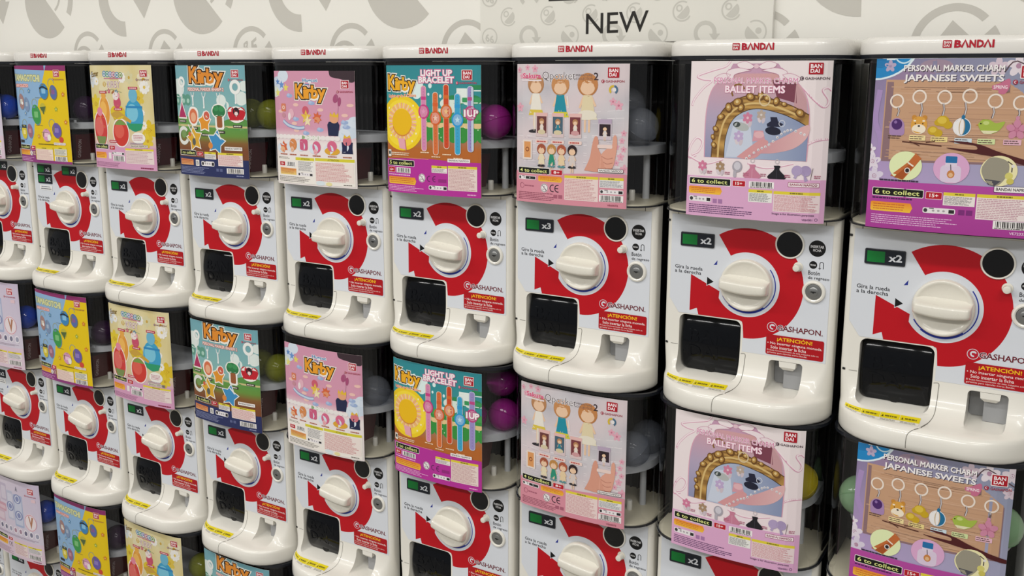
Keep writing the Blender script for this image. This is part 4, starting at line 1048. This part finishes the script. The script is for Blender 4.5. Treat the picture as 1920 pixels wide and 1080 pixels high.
def art_plush():
    a = Art()
    a.grid(0, 0, CW, CH, 4, 8, lambda x, y: mix('#efe6e4', mix('#dba0b6', '#d597b0', y / CH), (y - 92) / 12))
    for x, y, r, c in ((12, 205, 20, '#cfdcec'), (30, 222, 16, '#d8e2ee'), (4, 190, 14, '#dfe6dc'), (205, 118, 24, '#cfdcea'), (190, 106, 16, '#dbe4ee'), (214, 132, 14, '#d8e2ee')): a.ell(x, y, r, r * .8, c, 22)
    a.star(13, 210, 7, '#5a86c4'); a.star(25, 204, 9, '#6b94d0'); a.star(38, 198, 9, '#e8d868'); a.star(12, 188, 9, '#e6de7c')
    for x, y in ((48, 182), (65, 135), (192, 131), (131, 115), (93, 107), (110, 168), (196, 122)): a.ell(x, y, 9, 4, '#9db2d8', 16); a.ell(x - 3, y + 2, 4, 3, '#b4c4e2', 12)
    for x, y in ((206, 165), (193, 145), (133, 155), (66, 164), (60, 126), (66, 112), (20, 150), (80, 182)): a.ell(x, y, 8, 3.4, '#eec3b8', 14)
    a.poly(spline([(157, 233), (160, 222), (172, 218), (186, 216), (204, 210), (217, 212), (217, 233)], 4), '#3c2c33')
    a.text('Hugcot', 88, 208, 128, 217, '#4f86b4', .03, 0, '#eef2f6', .07); a.rect(87, 204.5, 106, 206, '#4f86b4')
    a.wordmark(66, 172, 149, 205, '#eda12c', slope=-.02)
    a.emblem(186, 198, 204, 213, '#f0d8de'); a.gash(175, 189, 213, 193.5)
    # plush shapes: star, maple leaf, mug and plain balls
    a.rrect(22, 150, 36, 166, 2, '#d9805f'); a.ring(29, 158, 2, 4, '#f0d6c6', n=12); a.ell(29, 142, 6, 5, '#c98f9c', 14); a.ell(52, 146, 8, 10, '#e6b4c2', 18); a.ell(46, 140, 4, 8, '#eee2e2', 12)
    a.ell(93, 153, 9, 9, '#cf5f72', 18); a.star(94, 140, 15, '#e8c24a'); a.star(98, 132, 12, '#f0e0b4')
    a.star(124, 139, 13, '#d9683e', .55, 7, 80); a.ell(124, 135, 8, 6, '#e3966c', 14)
    a.line([(174, 190), (178, 160), (172, 132)], .8, '#a8708c', 4); a.ell(172, 178, 6, 9, '#a84f78', 14, -20); a.ell(181, 172, 4, 9, '#a84f78', 14, -8)
    a.poly([(152, 104), (176, 104), (180, 126), (176, 132), (154, 132), (150, 126)], '#232a4c'); a.ell(167, 138, 11, 9, '#e6a77e', 18); a.poly([(156, 142), (158, 151), (163, 145), (168, 152), (172, 145), (178, 150), (178, 141)], '#e6bb3a')
    bl = spline([(27, 131), (40, 123), (56, 119), (74, 117), (89, 119)], 6); a.line(bl, 7, '#6f93c4'); a.line(bl, 4.6, '#c9d6e6')
    a._lvl(); a.hold = True
    for x in range(6, 176, 12): a.ell(x, 98.5, 7, 5, '#efe8e6', 14)
    a.hold = False
    a.rect(81, 95, 126, 102, '#8fae7c'); a.rect(89, 96.2, 118, 100.8, '#e6e9dd')
    # the row of plush balls and pots
    for x, y, c, k in ((25, 77, '#d8663a', 0), (54, 81, '#d88a52', 1), (85, 82, '#cf5f82', 2), (120, 78, '#d8688c', 1), (160, 78, '#d96a8c', 3), (197, 84, '#d87a86', 4)):
        a.ell(x - 8, y - 2, 12, 10, '#dbe4ee', 16)
        if k == 0: a.star(x, y, 13, c, .6, 6); a.ell(x - 3, y - 5, 7, 6, '#e8b48c', 14)
        elif k == 1: a.ell(x, y + 2, 11, 12, c, 20); a.ell(x - 3, y - 8, 5, 6, mix(c, '#fff0e0', .4), 12)
        elif k == 2: a.rrect(x - 11, y - 10, x + 11, y + 13, 5, c)
        elif k == 3: a.ell(x, y - 5, 19, 8, '#e0a838', 22); a.ell(x, y + 5, 12, 11, c, 20)
        else: a.ell(x, y + 10, 10, 9, c, 18); a.poly([(x - 13, y - 15), (x + 13, y - 15), (x + 12, y - 4), (x + 13, y + 8), (x - 13, y + 8), (x - 12, y - 4)], '#20264a'); a.poly([(x - 9, y + 16), (x - 6, y + 23), (x, y + 18), (x + 6, y + 23), (x + 9, y + 16)], '#e6bb3a')
        a.fine(x - 11, 60.5, x + 11, 63.5, 1, '#b5684f', .8, x, .1)
    a.rect(3, 3, 214, 58, '#f2ece4'); a.fine(8, 52, 44, 57, 2, '#77706c', .45, 2, .2)
    a.rect(60, 51, 113, 57, '#d9cf3a'); a.rect(115, 52, 213, 58, '#d9cf3a'); a.text('ATTENTION', 76, 52.3, 100, 55.8, '#8a7f1e', .02); a.text('ATTENTION', 148, 53, 176, 56.8, '#8a7f1e', .02)
    a.age(11, 38, 27, 46, '15+'); a.barcode(31, 37.5, 60, 47); a.poly([(12, 20), (61, 20), (61, 33), (12, 34)], lambda x, y: mix('#eed07a', '#e08a4a', (y - 20) / 13)); a.fine(14, 22, 59, 32, 4, '#b0683a', .3, 3, .2)
    a.notice(66, 28, 112, 50, 9, '#8b898c', '#efebe6', False, 14); a.recycle(66, 19, 108, 26); a.notice(115, 10, 211, 50, 14, '#cd8c8e', '#f0e3dc', False, 15); a.fine(8, 5, 100, 17, 4, '#77706c', .42, 5, .25); a.fine(186, 4.5, 206, 7, 1, '#77706c', .8, 1, 0)
    a.ell(150, 6, 8, 4, '#eadfa4', 14); a.ell(128, 7, 12, 5, '#dbe6ea', 14)
    return a

def art_marker():
    a = Art()
    a.grid(0, 0, CW, CH, 4, 16, lambda x, y: mix('#7d4a2c', '#8a6a34', (y - 60) / 20) if y < 80 else (mix('#6d8f3a', '#5b9a4c', (y - 80) / 30) if y < 112 else mix('#8ab9b4', '#74a9b4', (y - 112) / 110)))
    for x, y, r in ((10, 185, 22), (150, 160, 14), (162, 150, 10), (205, 165, 16), (214, 190, 12), (140, 185, 4)): a.ell(x, y, r, r * .9, '#dfe9e4', 20)
    for x in (6, 28, 44): a.rrect(x - 10, 148, x + 9, 172, 8, '#5f9a86'); a.ell(x, 158, 5, None, '#a9cfc0', 12)
    a.ell(20, 116, 40, 10, '#6f9f52', 20); a.ell(190, 112, 40, 12, '#5a9448', 20); a.rect(0, 104, CW, 108, '#cdbf86')
    a.wordmark(52, 190, 160, 228, '#e08c2e', slope=-.03)
    a.text('PERSONAL MARKER CHARM 2', 46, 179, 159, 186, '#f2e2da', .03, 0, '#c4463a', .08)
    a.emblem(182, 208, 201, 222, '#e3d0d0'); a.gash(172, 200, 212, 204.5)
    for x, y, r in ((24, 197, 12), (191, 188, 15)): a.ring(x, y, r * .52, r, '#eef0ec', n=26); a.ring(x, y, r * .48, r * .54, '#b9c4c0', n=22)
    for x, y, t in ((22, 185, 160), (61, 170, 150), (97, 168, 145), (142, 165, 150), (191, 174, 156)): a.line([(x, y), (x + .5, t)], 4, '#e9ecea'); a.ell(x, t, 2.4, None, '#f6f4f2', 10)
    for x in (56, 66, 92, 104, 138, 148): a.line([(x, 176), ((x + 61) / 2 if x < 70 else (x + 97) / 2 if x < 110 else (x + 142) / 2, 166)], 2, '#e9ecea')
    W = '#f2efe8'
    a.poly([(4, 120), (38, 120), (26, 148), (21, 163), (16, 148)], W); a.poly([(7, 123), (35, 123), (24, 146), (21, 157), (18, 146)], '#b03060')
    a.poly(spline([(42, 132), (50, 144), (61, 146), (74, 142), (78, 128), (70, 108), (56, 106), (44, 116), (42, 132)], 4), W); a.ell(60, 126, 14, 16, '#d9744e', 20); a.ell(60, 124, 9, 10, '#eab08c', 16)
    a.star(96, 114, 24, W, .62); a.star(96, 114, 20, '#e2952c', .62); a.ell(104, 128, 11, 11, W, 18); a.ell(104, 128, 9, 9, '#cf5f4c', 16)
    a.ell(142, 138, 22, 16, W, 24); a.rrect(130, 100, 156, 130, 5, W); a.ell(142, 138, 19, 13, '#2f7a48', 24); a.ell(134, 144, 8, 6, '#3f9257', 14); a.ell(150, 143, 8, 6, '#3f9257', 14); a.rrect(135, 104, 151, 128, 4, '#9a5a34')
    a.ell(191, 132, 24, 17, W, 24); a.ell(179, 134, 11, 14, '#c4202e', 18, 20); a.ell(203, 134, 11, 14, '#c4202e', 18, -20); a.rect(172, 120, 210, 128, '#c4202e'); a.ell(191, 138, 8.5, 9, '#2a1a22', 18); a.ell(191, 134, 5, 4, '#f0dcd8', 12)
    for x, y in ((21, 115), (61, 101), (97, 88), (145, 95), (193, 108)): a.rrect(x - 12, y - 3, x + 12, y + 2.6, 1, '#3c3a34'); a.fine(x - 10, y - 1.8, x + 10, y + 1.4, 1, '#d8d2c4', .7, x, .1)
    a.ring(22, 84, 12, 20, '#e3e4de', 40, 330, 26); a.ell(24, 88, 9, 9, '#7a9a5a', 16)
    a.star(60, 78, 30, W, .55, 5, 100); a.star(60, 78, 26, '#dcaa34', .55, 5, 100); a.ell(58, 72, 6, 8, '#5a5f5a', 14); a.ell(44, 88, 5, 5, '#cf6a4a', 12); a.line([(40, 108), (62, 80)], 3, '#e8e8e2')
    a.star(130, 74, 30, W, .55, 5, 78); a.star(130, 74, 26, '#3f8fc4', .55, 5, 78); a.poly([(128, 92), (140, 94), (146, 78)], '#e9ece8'); a.ell(112, 66, 7, 7, '#d98a3e', 14)
    a.poly([(0, 0), (CW, 0), (CW, 38), (0, 40)], '#28305e')
    a.collect(4, 43, 62, 53, '5'); a.age(67, 43, 86, 51, '15+')
    a.poly([(5, 22), (52, 22), (52, 34), (5, 35)], lambda x, y: mix('#e8a86a', '#cf7448', (y - 22) / 13)); a.fine(8, 24, 50, 33, 3, '#9a4a2c', .3, 3, .2)
    a.rrect(60, 21, 72, 34, 1, '#e9e6e2'); a.fine(62, 23, 70, 32, 4, '#444', .5, 2, .1); a.notice(91, 37, 127, 52, 6, '#87858a', '#e9e3df', True, 16); a.notice(133, 24, 203, 52, 9, '#cf8f92', '#efdfda', True, 17)
    a.recycle(79, 22, 121, 32); a.barcode(157, 9, 204, 20); a.namco(154, 57.5, 203, 65, '#e9e0da'); a.fine(5, 4, 110, 19, 5, '#8f96bc', .4, 4, .3); a.rect(126, 12, 134, 18, '#5a628c'); a.rect(137, 12, 145, 18, '#5a628c'); a.fine(184, 3.5, 204, 6, 1, '#9aa0c4', .8, 2, 0)
    return a

def art_eggs():
    a = Art()
    a.grid(0, 0, CW, CH, 8, 10, lambda x, y: mix('#d8a9c4', mix('#e2d6a8', '#d9c98e', .5 + .5 * sin(x * .07 + y * .04)), (y - 55) / 18))
    for x, y, r, c in ((18, 145, 22, '#e2c832'), (12, 120, 16, '#e6d24a'), (202, 90, 22, '#dfc02c'), (196, 66, 16, '#e3c83a'), (176, 160, 18, '#dcc14a'), (60, 190, 24, '#e4dab4'), (195, 200, 20, '#e6dcc0'), (10, 200, 18, '#d4dade'), (150, 205, 14, '#d8d0a4')): a.flower(x, y, r, c, '#c9a028', 6)
    for x, y, r in ((196, 184, 15), (188, 100, 9), (28, 196, 9), (126, 205, 12), (186, 128, 7)): a.flower(x, y, r, '#efece6', '#dfc05a', 9)
    a.text('Easter', 8, 205, 38, 218, '#7a5f1e', .03, .1)
    for k, (c, x) in enumerate((('#5f8fb4', 62), ('#4f9a8c', 74), ('#7a86bc', 86), ('#b06f8c', 98), ('#5f8fb4', 110), ('#7a9a5a', 122))): a.ell(x, 213 - k * .6, 8, 7, c, 16); a.ring(x, 213 - k * .6, 3, 5, '#e8e4dc', n=12)
    a.fine(60, 201, 128, 204.5, 1, '#c47a94', .8, 4, 0)
    a.text('KIRBY', 72, 182, 118, 197, '#a87a8e', -.01, 0, '#f0e6dc', .06); a.flower(76, 175, 6, '#c9607c', '#e8c4a4'); a.flower(104, 173, 6, '#6f8fb4', '#e8e0c8'); a.line([(62, 176), (90, 178), (122, 172)], 1, '#7d8f6a', 4)
    a.emblem(185, 207, 206, 221, '#e6d6c4'); a.gash(172, 198, 210, 202.5, '#7a4a52')
    # decorated eggs
    for x, y, rx, ry, c, t, h in ((53, 128, 21, 34, '#e09a3c', '#f0b95c', '#f3e4cf'), (33, 88, 26, 40, '#cf3f3c', '#de6a62', '#f5ece6'), (110, 82, 27, 30, '#cf3c32', '#dd5f50', '#f5ece6'), (159, 122, 29, 36, '#3f9fc8', '#7cc4dc', None)):
        if h: a.ell(x, y, rx + 3, ry + 3, h, 30)
        a.ell(x, y, rx, ry, c, 30); a.ell(x - rx * .2, y + ry * .15, rx * .66, ry * .55, t, 22)
    a.ell(53, 163, 9, 12, '#e8a94a', 18); a.ell(33, 128, 11, 10, '#e58aa0', 18); a.poly([(12, 72), (54, 72), (48, 58), (33, 48), (18, 58)], '#7a8f52')
    a.poly([(88, 100), (132, 100), (122, 108), (110, 112), (98, 108)], '#7a9a4a'); a.poly([(132, 104), (186, 104), (178, 90), (159, 86), (140, 92)], '#2f9a6c'); a.ell(159, 166, 14, 16, '#6fb4cf', 20); a.rect(133, 138, 186, 143, '#2f86bc')
    a.ell(103, 128, 26, 16, '#dcc22c', 22); a.poly([(78, 124), (104, 134), (150, 110), (146, 104), (110, 118), (90, 110)], '#c9a040')
    a.ell(104, 150, 13, 14, '#c9506c', 18); a.ell(100, 164, 11, 9, '#ece0dc', 16); a.poly([(84, 170), (94, 178), (98, 166)], '#a86a3c'); a.poly([(112, 172), (106, 166), (116, 160)], '#e6a4b0')
    for x, y in ((52, 172), (106, 135), (160, 182), (80, 62)): a.rrect(x - 15, y - 3, x + 15, y + 3, 1.4, '#b83a4c'); a.fine(x - 12, y - 1.4, x + 12, y + 1.4, 1, '#f0d4d4', .7, x, .1)
    a.ell(168, 72, 22, 13, '#f0ebe4', 20); a.fine(152, 66, 184, 79, 4, '#b9607a', .4, 3, .3); a.fine(140, 55, 184, 62, 2, '#8f86a0', .4, 3, .2)
    a.poly([(0, 0), (CW, 0), (CW, 50), (0, 50)], '#d79fc0')
    a.collect(4, 44, 58, 54, '4'); a.age(64, 43, 84, 52, '15+'); a.banner(3, 22, 50, 36)
    a.rrect(58, 22, 68, 36, 1, '#ece6e4'); a.barcode(75, 17, 118, 30); a.recycle(72, 32, 118, 38); a.notice(122, 14, 211, 48, 9, '#c9a4ac', '#e9d9d4', True, 18); a.namco(140, 50, 196, 57, '#8a8078', '#e6dccb')
    a.fine(4, 3, 116, 14, 4, '#9a5f84', .42, 5, .25); a.fine(170, 3, 208, 7, 1, '#8a2a4c', .8, 5, 0)
    return a

def art_pets():
    a = Art()
    a.rect(0, 0, CW, CH, '#e6c512')
    a.poly([(0, 0), (50, 0), (62, 40), (80, 70), (84, 90), (96, 110), (110, 150), (124, 160), (130, 190), (150, 232), (0, 232)], '#8fb4d8')
    a.poly([(0, 224), (CW, 219), (CW, 232), (0, 232)], '#8f2f6a')
    a.text('TAMAGOTCHI', 4, 196, 122, 212, '#d8d9a4', .05, -.02, '#8a8f56', .05)
    a.text('CHARM COLLECTION', 6, 181, 70, 188, '#f2dcd8', .02, 0, '#d9705c', .12)
    a.emblem(176, 206, 195, 221, '#d8a8a4'); a.gash(170, 197, 210, 201.5, '#9a4a4c')
    # egg-shaped charms with keyrings and little shadows
    def egg(x, y, rx, ry, c, s, rot=8):
        a.ell(x + 2, y - 2, rx, ry, '#8a7a3a' if x > 110 else '#6c8aa8', 20, rot); a.ell(x, y, rx, ry, c, 22, rot); a.rrect(x - rx * .45, y - ry * .3, x + rx * .45, y + ry * .3, 1.5, s)
    for x, y in ((36, 166), (92, 142), (38, 92), (156, 95), (164, 190)): a.ring(x, y, 10, 12, '#9aa48c', 0, 220, 22)
    egg(32, 146, 13, 19, '#a8807a', '#d8d0c4'); egg(56, 140, 12, 17, '#7f93b4', '#a9b8cc'); a.ell(36, 142, 4, None, '#f0eeea', 12)
    egg(134, 172, 17, 19, '#3f86bc', '#8cc0e0'); a.line([(118, 178), (132, 182), (150, 176)], 4, '#232a34', 4); egg(170, 170, 13, 17, '#5a6fa8', '#8a5f94')
    egg(96, 116, 18, 24, '#3f9a4c', '#7cc07a', 14); a.ell(126, 132, 12, 12, '#c4b83c', 16); a.poly([(114, 134), (138, 136), (128, 116)], '#54683c'); egg(34, 72, 13, 17, '#d8c430', '#f0e48c'); a.rect(22, 82, 46, 90, '#3a3f3a'); egg(62, 76, 12, 17, '#a06a7c', '#c493a0')
    egg(132, 68, 16, 15, '#d79abc', '#efc4d8', -20); a.ell(142, 62, 7, 8, '#efe9dc', 14); egg(172, 80, 16, 18, '#6a5aa8', '#8f7cc0', 14)
    for x, y, c in ((72, 172, '#5f8fb4'), (176, 130, '#a8b43a'), (204, 165, '#d8862c'), (206, 100, '#d8862c'), (100, 64, '#d8a02c'), (48, 118, '#7a9cc0'), (10, 108, '#6d8fb4'), (14, 80, '#6d8fb4')): a.flower(x, y, 6, c, '#e9e0b0')
    for x, y in ((92, 90), (98, 156), (60, 108), (112, 74)): a.line([(x, y), (x + 28, y)], .8, '#6a6a3c')
    a.fine(96, 44, 168, 47, 1, '#7a6a1c', .8, 3, 0); a.ell(186, 58, 8, 7, '#cf4a3c', 14); a.namco(158, 45, 200, 51, '#d8a8a0')
    a.rrect(8, 46, 30, 53, 1, '#2a2c30'); a.poly([(0, 0), (CW, 0), (CW, 6), (80, 8), (80, 36), (0, 36)], '#8f3a7c'); a.collect(3, 31, 56, 41, '5'); a.age(61, 31, 80, 40, '8+')
    a.banner(3, 17, 56, 29); a.u3(60, 22, 6.5); a.ce(68, 18, 80, 27, '#e9d9a0'); a.notice(83, 7, 152, 38, 8, '#d8b0b0', '#efdccb', True, 20); a.notice(158, 20, 202, 40, 6, '#8b8a8a', '#e6e2cf', True, 21); a.barcode(158, 6, 202, 18); a.fine(4, 2, 76, 13, 3, '#d8a0cc', .42, 4, .3)
    return a

def art_lilac():
    a = Art()
    a.grid(0, 0, CW, CH, 6, 8, lambda x, y: mix(mix('#cfc0d6', '#d8d2de', x / CW), mix('#e0d6e0', '#c9bcd2', x / CW), y / CH))
    for x0, y0, x1, y1, c in ((8, 150, 40, 215, '#a894a8'), (46, 160, 78, 212, '#c4b8cc'), (30, 128, 70, 152, '#cfa0b0'), (110, 96, 150, 190, '#a9b4d0'), (78, 110, 108, 196, '#bfc0d4'), (10, 96, 60, 130, '#d0b4c4')): a.rrect(x0, y0, x1, y1, 4, c); a.rrect(x0 + 4, y0 + 6, x1 - 4, y1 - 8, 3, mix(c, '#f4eef4', .35))
    for x, y in ((128, 178), (130, 130), (92, 150)): a.ell(x, y, 17, 14, '#8a90b8', 20); a.ring(x, y, 8, 11, '#d8dcea', n=18)
    a.ell(178, 118, 24, 26, '#e8dce0', 26); a.ring(178, 118, 22, 24, '#d48fa0', n=26); a.poly([(170, 136), (180, 100), (190, 134), (184, 136), (179, 118), (174, 138)], '#b07a5c')
    a.text('A', 122, 200, 132, 214, '#6a6a7c', .02); a.emblem(176, 202, 198, 218, '#e6d6da'); a.gash(162, 193, 206, 197.5); a.rrect(188, 180, 204, 189, 1.4, '#e2c4cc')
    for k in range(9): a.ell(16 + k * 23, 82, 9, 10, '#ece6ee', 16); a.ell(16 + k * 23, 82, 6, 7, ('#a88a9c', '#6d6a84', '#7d7a90', '#a0a0b4', '#b08a9c')[k % 5], 14)
    a.fine(6, 62, 208, 68, 2, '#9a8a9c', .4, 3, .1); a.rect(0, 0, CW, 58, '#dcc6d4')
    a.collect(4, 46, 62, 56, '8'); a.age(68, 46, 88, 54, '15+'); a.banner(4, 28, 62, 42); a.notice(96, 10, 154, 46, 9, '#c49aa4', '#ead8d4', True, 22); a.notice(158, 27, 210, 46, 6, '#96909a', '#e3dedc', True, 23); a.barcode(158, 10, 208, 23)
    a.ce(68, 28, 88, 41, '#5a4658'); a.fine(4, 4, 90, 22, 6, '#9a7a90', .4, 5, .3); a.fine(176, 3, 206, 6, 1, '#8a3a54', .8, 4, 0)
    return a

def art_plain():
    a = Art(); a.rect(0, 0, CW, CH, '#dcd6da'); a.emblem(180, 206, 200, 222); a.rect(0, 0, CW, 56, '#cfa9c0'); a.notice(120, 10, 205, 46, 9, '#b99aa4'); a.ell(70, 140, 40, 44, '#b9c4d4', 30); a.ell(150, 130, 34, 40, '#d4b4bc', 30); return a

# column -> (art, label of the card, left edge in each row, bottom, price)
KINDS = {
    -1: (art_plain, 'plain pale card', (-.108, -.108, -.108), .045, 'x2'),
    0: (art_lilac, 'lilac and grey charm card', (-.105, -.105, -.100), .046, 'x2'),
    1: (art_pets, 'half blue half yellow egg charm card', (-.116, -.110, -.104), .045, 'x2'),
    2: (art_eggs, 'yellow and pink decorated egg card', (-.1055, -.102, -.108), .045, 'x2'),
    3: (art_marker, 'teal and green marker charm card', (-.109, -.106, -.106), .044, 'x2'),
    4: (art_plush, 'pink plush mascot card', (-.110, -.107, -.107), .0415, 'x2'),
    5: (art_bracelet, 'teal and yellow light-up bracelet card', (-.1095, -.115, -.110), .0425, 'x2'),
    6: (art_figures, 'pale pink figurine card', (-.1105, -.1105, -.1105), .044, 'x3'),
    7: (art_ballet, 'pink ballet items card', (-.0915, -.097, -.097), .044, 'x2'),
    8: (art_sweets, 'purple Japanese sweets card', (-.1115, -.098, -.098), .047, 'x2'),
}
CARD_H = {4: 233, 7: 246, 8: 245}

# ------------------------------------------------------------------ the machines
ROWN = ('top-row', 'middle-row', 'bottom-row')
SHIFT = {(6, 0): -.006, (5, 1): .006, (6, 1): .005, (4, 0): .005, (3, 0): .003}
rnd = random.Random(21)
for col, (fn, card, u0s, v0, price) in KINDS.items():
    art = fn(); cards = {}
    for row in range(3):
        zb_ = ZC - row * ROWH - Z0
        x = col * PITCH - .0697 + SHIFT.get((col, row), 0)
        m = bpy.data.objects.new('capsule_machine', None); COL.objects.link(m)
        m.location = (x, 0, zb_)
        m['category'] = 'vending machine'
        m['label'] = f'{ROWN[row]} white capsule machine showing the {card}'
        m['group'] = 'capsule vending machines in stacked rows'
        add('body', ME['body'], m); add('gap_shade_block', ME['shade_block'], m, label='black rear block added to darken the gap between machines')
        for sx in (-HW + .0052, HW - .0097): add('gap_shade_cheek', ME['shade_cheek'], m, loc=(sx, 0, 0))
        add('seam', ME['seam'], m); add('seam', ME['hseam'], m); add('corner_seam', ME['lseam'], m); add('corner_seam', ME['rseam'], m)
        add('hinge_pin', ME['clip'], m, loc=(-.1395, 0, .3088)); add('hinge_pin', ME['clip'], m, loc=(-.137, 0, .0935))
        add('front_sheet', ME['sheet'], m, label='printed front sheet with red arrow ring round the dial')
        d = add('dial', ME['dial'], m, loc=(0, -.0006, Z0 - .0734), rot=(0, radians((2 if row == 0 else 9) + rnd.uniform(-3, 4)), 0), label='cream round dial')
        add('grip', ME['grip'], d)
        sl = add('token_slot', ME['bezel'], m, loc=(.0673, -.0006, Z0 + .0009)); add('slot_face', ME['slot'], sl, label='glossy black slot disc')
        add('return_button', ME['button'], m, loc=(.0825, -.0006, Z0 - .0342))
        lk = add('lock', ME['lockring'], m, loc=(.1092, -.0006, Z0 - .072)); lb = add('lock_barrel', ME['lock'], lk, label='steel lock barrel'); add('keyhole', ME['keyway'], lk)
        pp = add('price_plate', ME['plateb'], m, loc=(-.0874, -.0004, Z0 - .0053), label=f'dark price plate with green field reading {price}'); add('plate_face', ME[price], pp)
        if (col, row) in ((1, 0), (0, 0)):
            for dx, dz in ((0, .026), (.105, .026)):
                q = add('price_plate', ME['plateb'], m, loc=(-.0874 + dx, -.0004, Z0 - .0053 + dz)); add('plate_face', ME[price], q)
        if (col, row) in ((1, 0), (0, 1)): add('note_sticker', ME['note'], m, loc=(-.0865, -.0012, Z0 - .0285), label='small white paper note')
        dr = add('door', ME['door'], m, label='smoked black capsule door'); add('embossed_lettering', ME['doortext'], dr); add('finger_pull', ME['pull'], dr)
        add('warning_sticker', ME['warn'], m, label='red warning sticker'); add('caution_strip', ME['strip'], m, label='yellow and white caution strip')
        cr = add('coin_return', ME['cup'], m, label='grey coin return cup'); add('coin_chute', ME['chute'], cr)
        cs = add('case', ME['case'], m, label='clear plastic case'); add('case_rim', ME['rimtop'], cs); add('case_foot', ME['rimbot'], cs)
        u0 = u0s[row]
        if u0 not in cards: cards[u0] = card_mesh(art, 'card', u0, v0 + Z0, CARD_H.get(col, 242.5) / 232)
        add('card', cards[u0], m, label=card)
        add('floor_plate', ME['plate'], m); add('back_and_shade_walls', ME['housing'], m, label='black back wall with added walls darkening the case'); add('capsule_shelf', ME['shelf'], m, label='grey capsule shelf')
        add('shelf_column', ME['column'], m, loc=(.098, .056, 0)); add('shelf_column', ME['column'], m, loc=(-.098, .056, 0)); add('floor_peg', ME['peg'], m)
        hp = add('hopper', ME['sign'], m, label='dark red hopper'); add('hopper_print', ME['signtext'], hp)
        if row == 0:
            ld = add('lid', ME['lid'], m, label='white rounded lid'); add('lid_logo', ME['logo'], ld, label='red emblem and lettering')

# ------------------------------------------------------------------ capsules in the cases
SH = .432 + .0329
CAPS = [  # column, row, colour, place words, x, y, z above the machine's bottom
    (0, 0, 'blue', 'front right corner', .078, -.006, SH), (0, 0, 'blue', 'middle behind the card', .010, .02, SH),
    (1, 0, 'dark purple', 'front right corner', .088, .012, SH - .0), (3, 0, 'yellow-green', 'front right corner', .106, .028, SH), (3, 0, 'yellow-green', 'middle behind the card', .040, .035, SH),
    (5, 0, 'magenta', 'front right corner', .1055, .006, SH), (5, 0, 'magenta', 'middle behind the card', .041, .062, SH),
    (6, 0, 'clear', 'front right corner', .1065, .002, SH), (6, 0, 'clear', 'middle, lying on the others', .064, .040, SH + .034), (6, 0, 'clear', 'middle behind the card', .026, -.004, SH), (7, 0, 'yellow', 'left rear corner', -.09, .060, SH),
    (0, 1, 'blue', 'front right corner', .062, .002, SH), (1, 1, 'dark purple', 'front right corner', .092, .010, SH), (3, 1, 'yellow-green', 'front right corner', .103, .022, SH), (3, 1, 'yellow-green', 'middle behind the card', .035, .03, SH),
    (4, 1, 'clear', 'front right corner', .099, .012, SH), (4, 1, 'clear', 'middle behind the card', .036, .04, SH),
    (5, 1, 'magenta', 'front right corner', .1055, .030, SH), (5, 1, 'magenta', 'middle behind the card', .052, -.010, SH), (5, 1, 'magenta', 'right side, lying on the others', .086, .054, SH + .061),
    (6, 1, 'clear', 'front right corner', .100, -.002, SH), (6, 1, 'clear', 'right rear corner', .1, .068, SH), (7, 1, 'yellow', 'front right corner', .0995, .012, SH),
    (8, 1, 'pale green', 'front left corner', -.1, .008, SH), (8, 1, 'pale green', 'front right corner', .104, .006, SH),
    (0, 2, 'blue', 'front right corner', .068, .004, SH), (1, 2, 'dark purple', 'front right corner', .080, .010, SH), (2, 2, 'yellow-green', 'front right corner', .100, .022, SH),
]
SHORT = {0: 'lilac card', 1: 'blue and yellow card', 2: 'decorated egg', 3: 'marker charm', 4: 'plush mascot', 5: 'bracelet', 6: 'figurine', 7: 'ballet', 8: 'Japanese sweets'}
um = {}
for col, row, colour, place, cx_, cy_, cz_ in CAPS:
    if colour not in um: um[colour] = (finish(half(1), 'upper_shell', CAPM[colour], 50), finish(half(-1), 'lower_shell', CAPM[colour], 50))
    x = col * PITCH - .0697 + SHIFT.get((col, row), 0); zb_ = ZC - row * ROWH - Z0
    c = bpy.data.objects.new('toy_capsule', None); COL.objects.link(c)
    c.location = (x + cx_, cy_, zb_ + cz_); c.rotation_euler = (rnd.uniform(-.7, .7), rnd.uniform(-.7, .7), rnd.uniform(0, 6))
    c['category'] = 'toy capsule'; c['group'] = 'toy capsules inside the clear cases'
    c['label'] = f'{colour} toy capsule, {place}, inside {ROWN[row]} {SHORT[col]} machine'
    add('upper_shell', um[colour][0], c); add('lower_shell', um[colour][1], c)
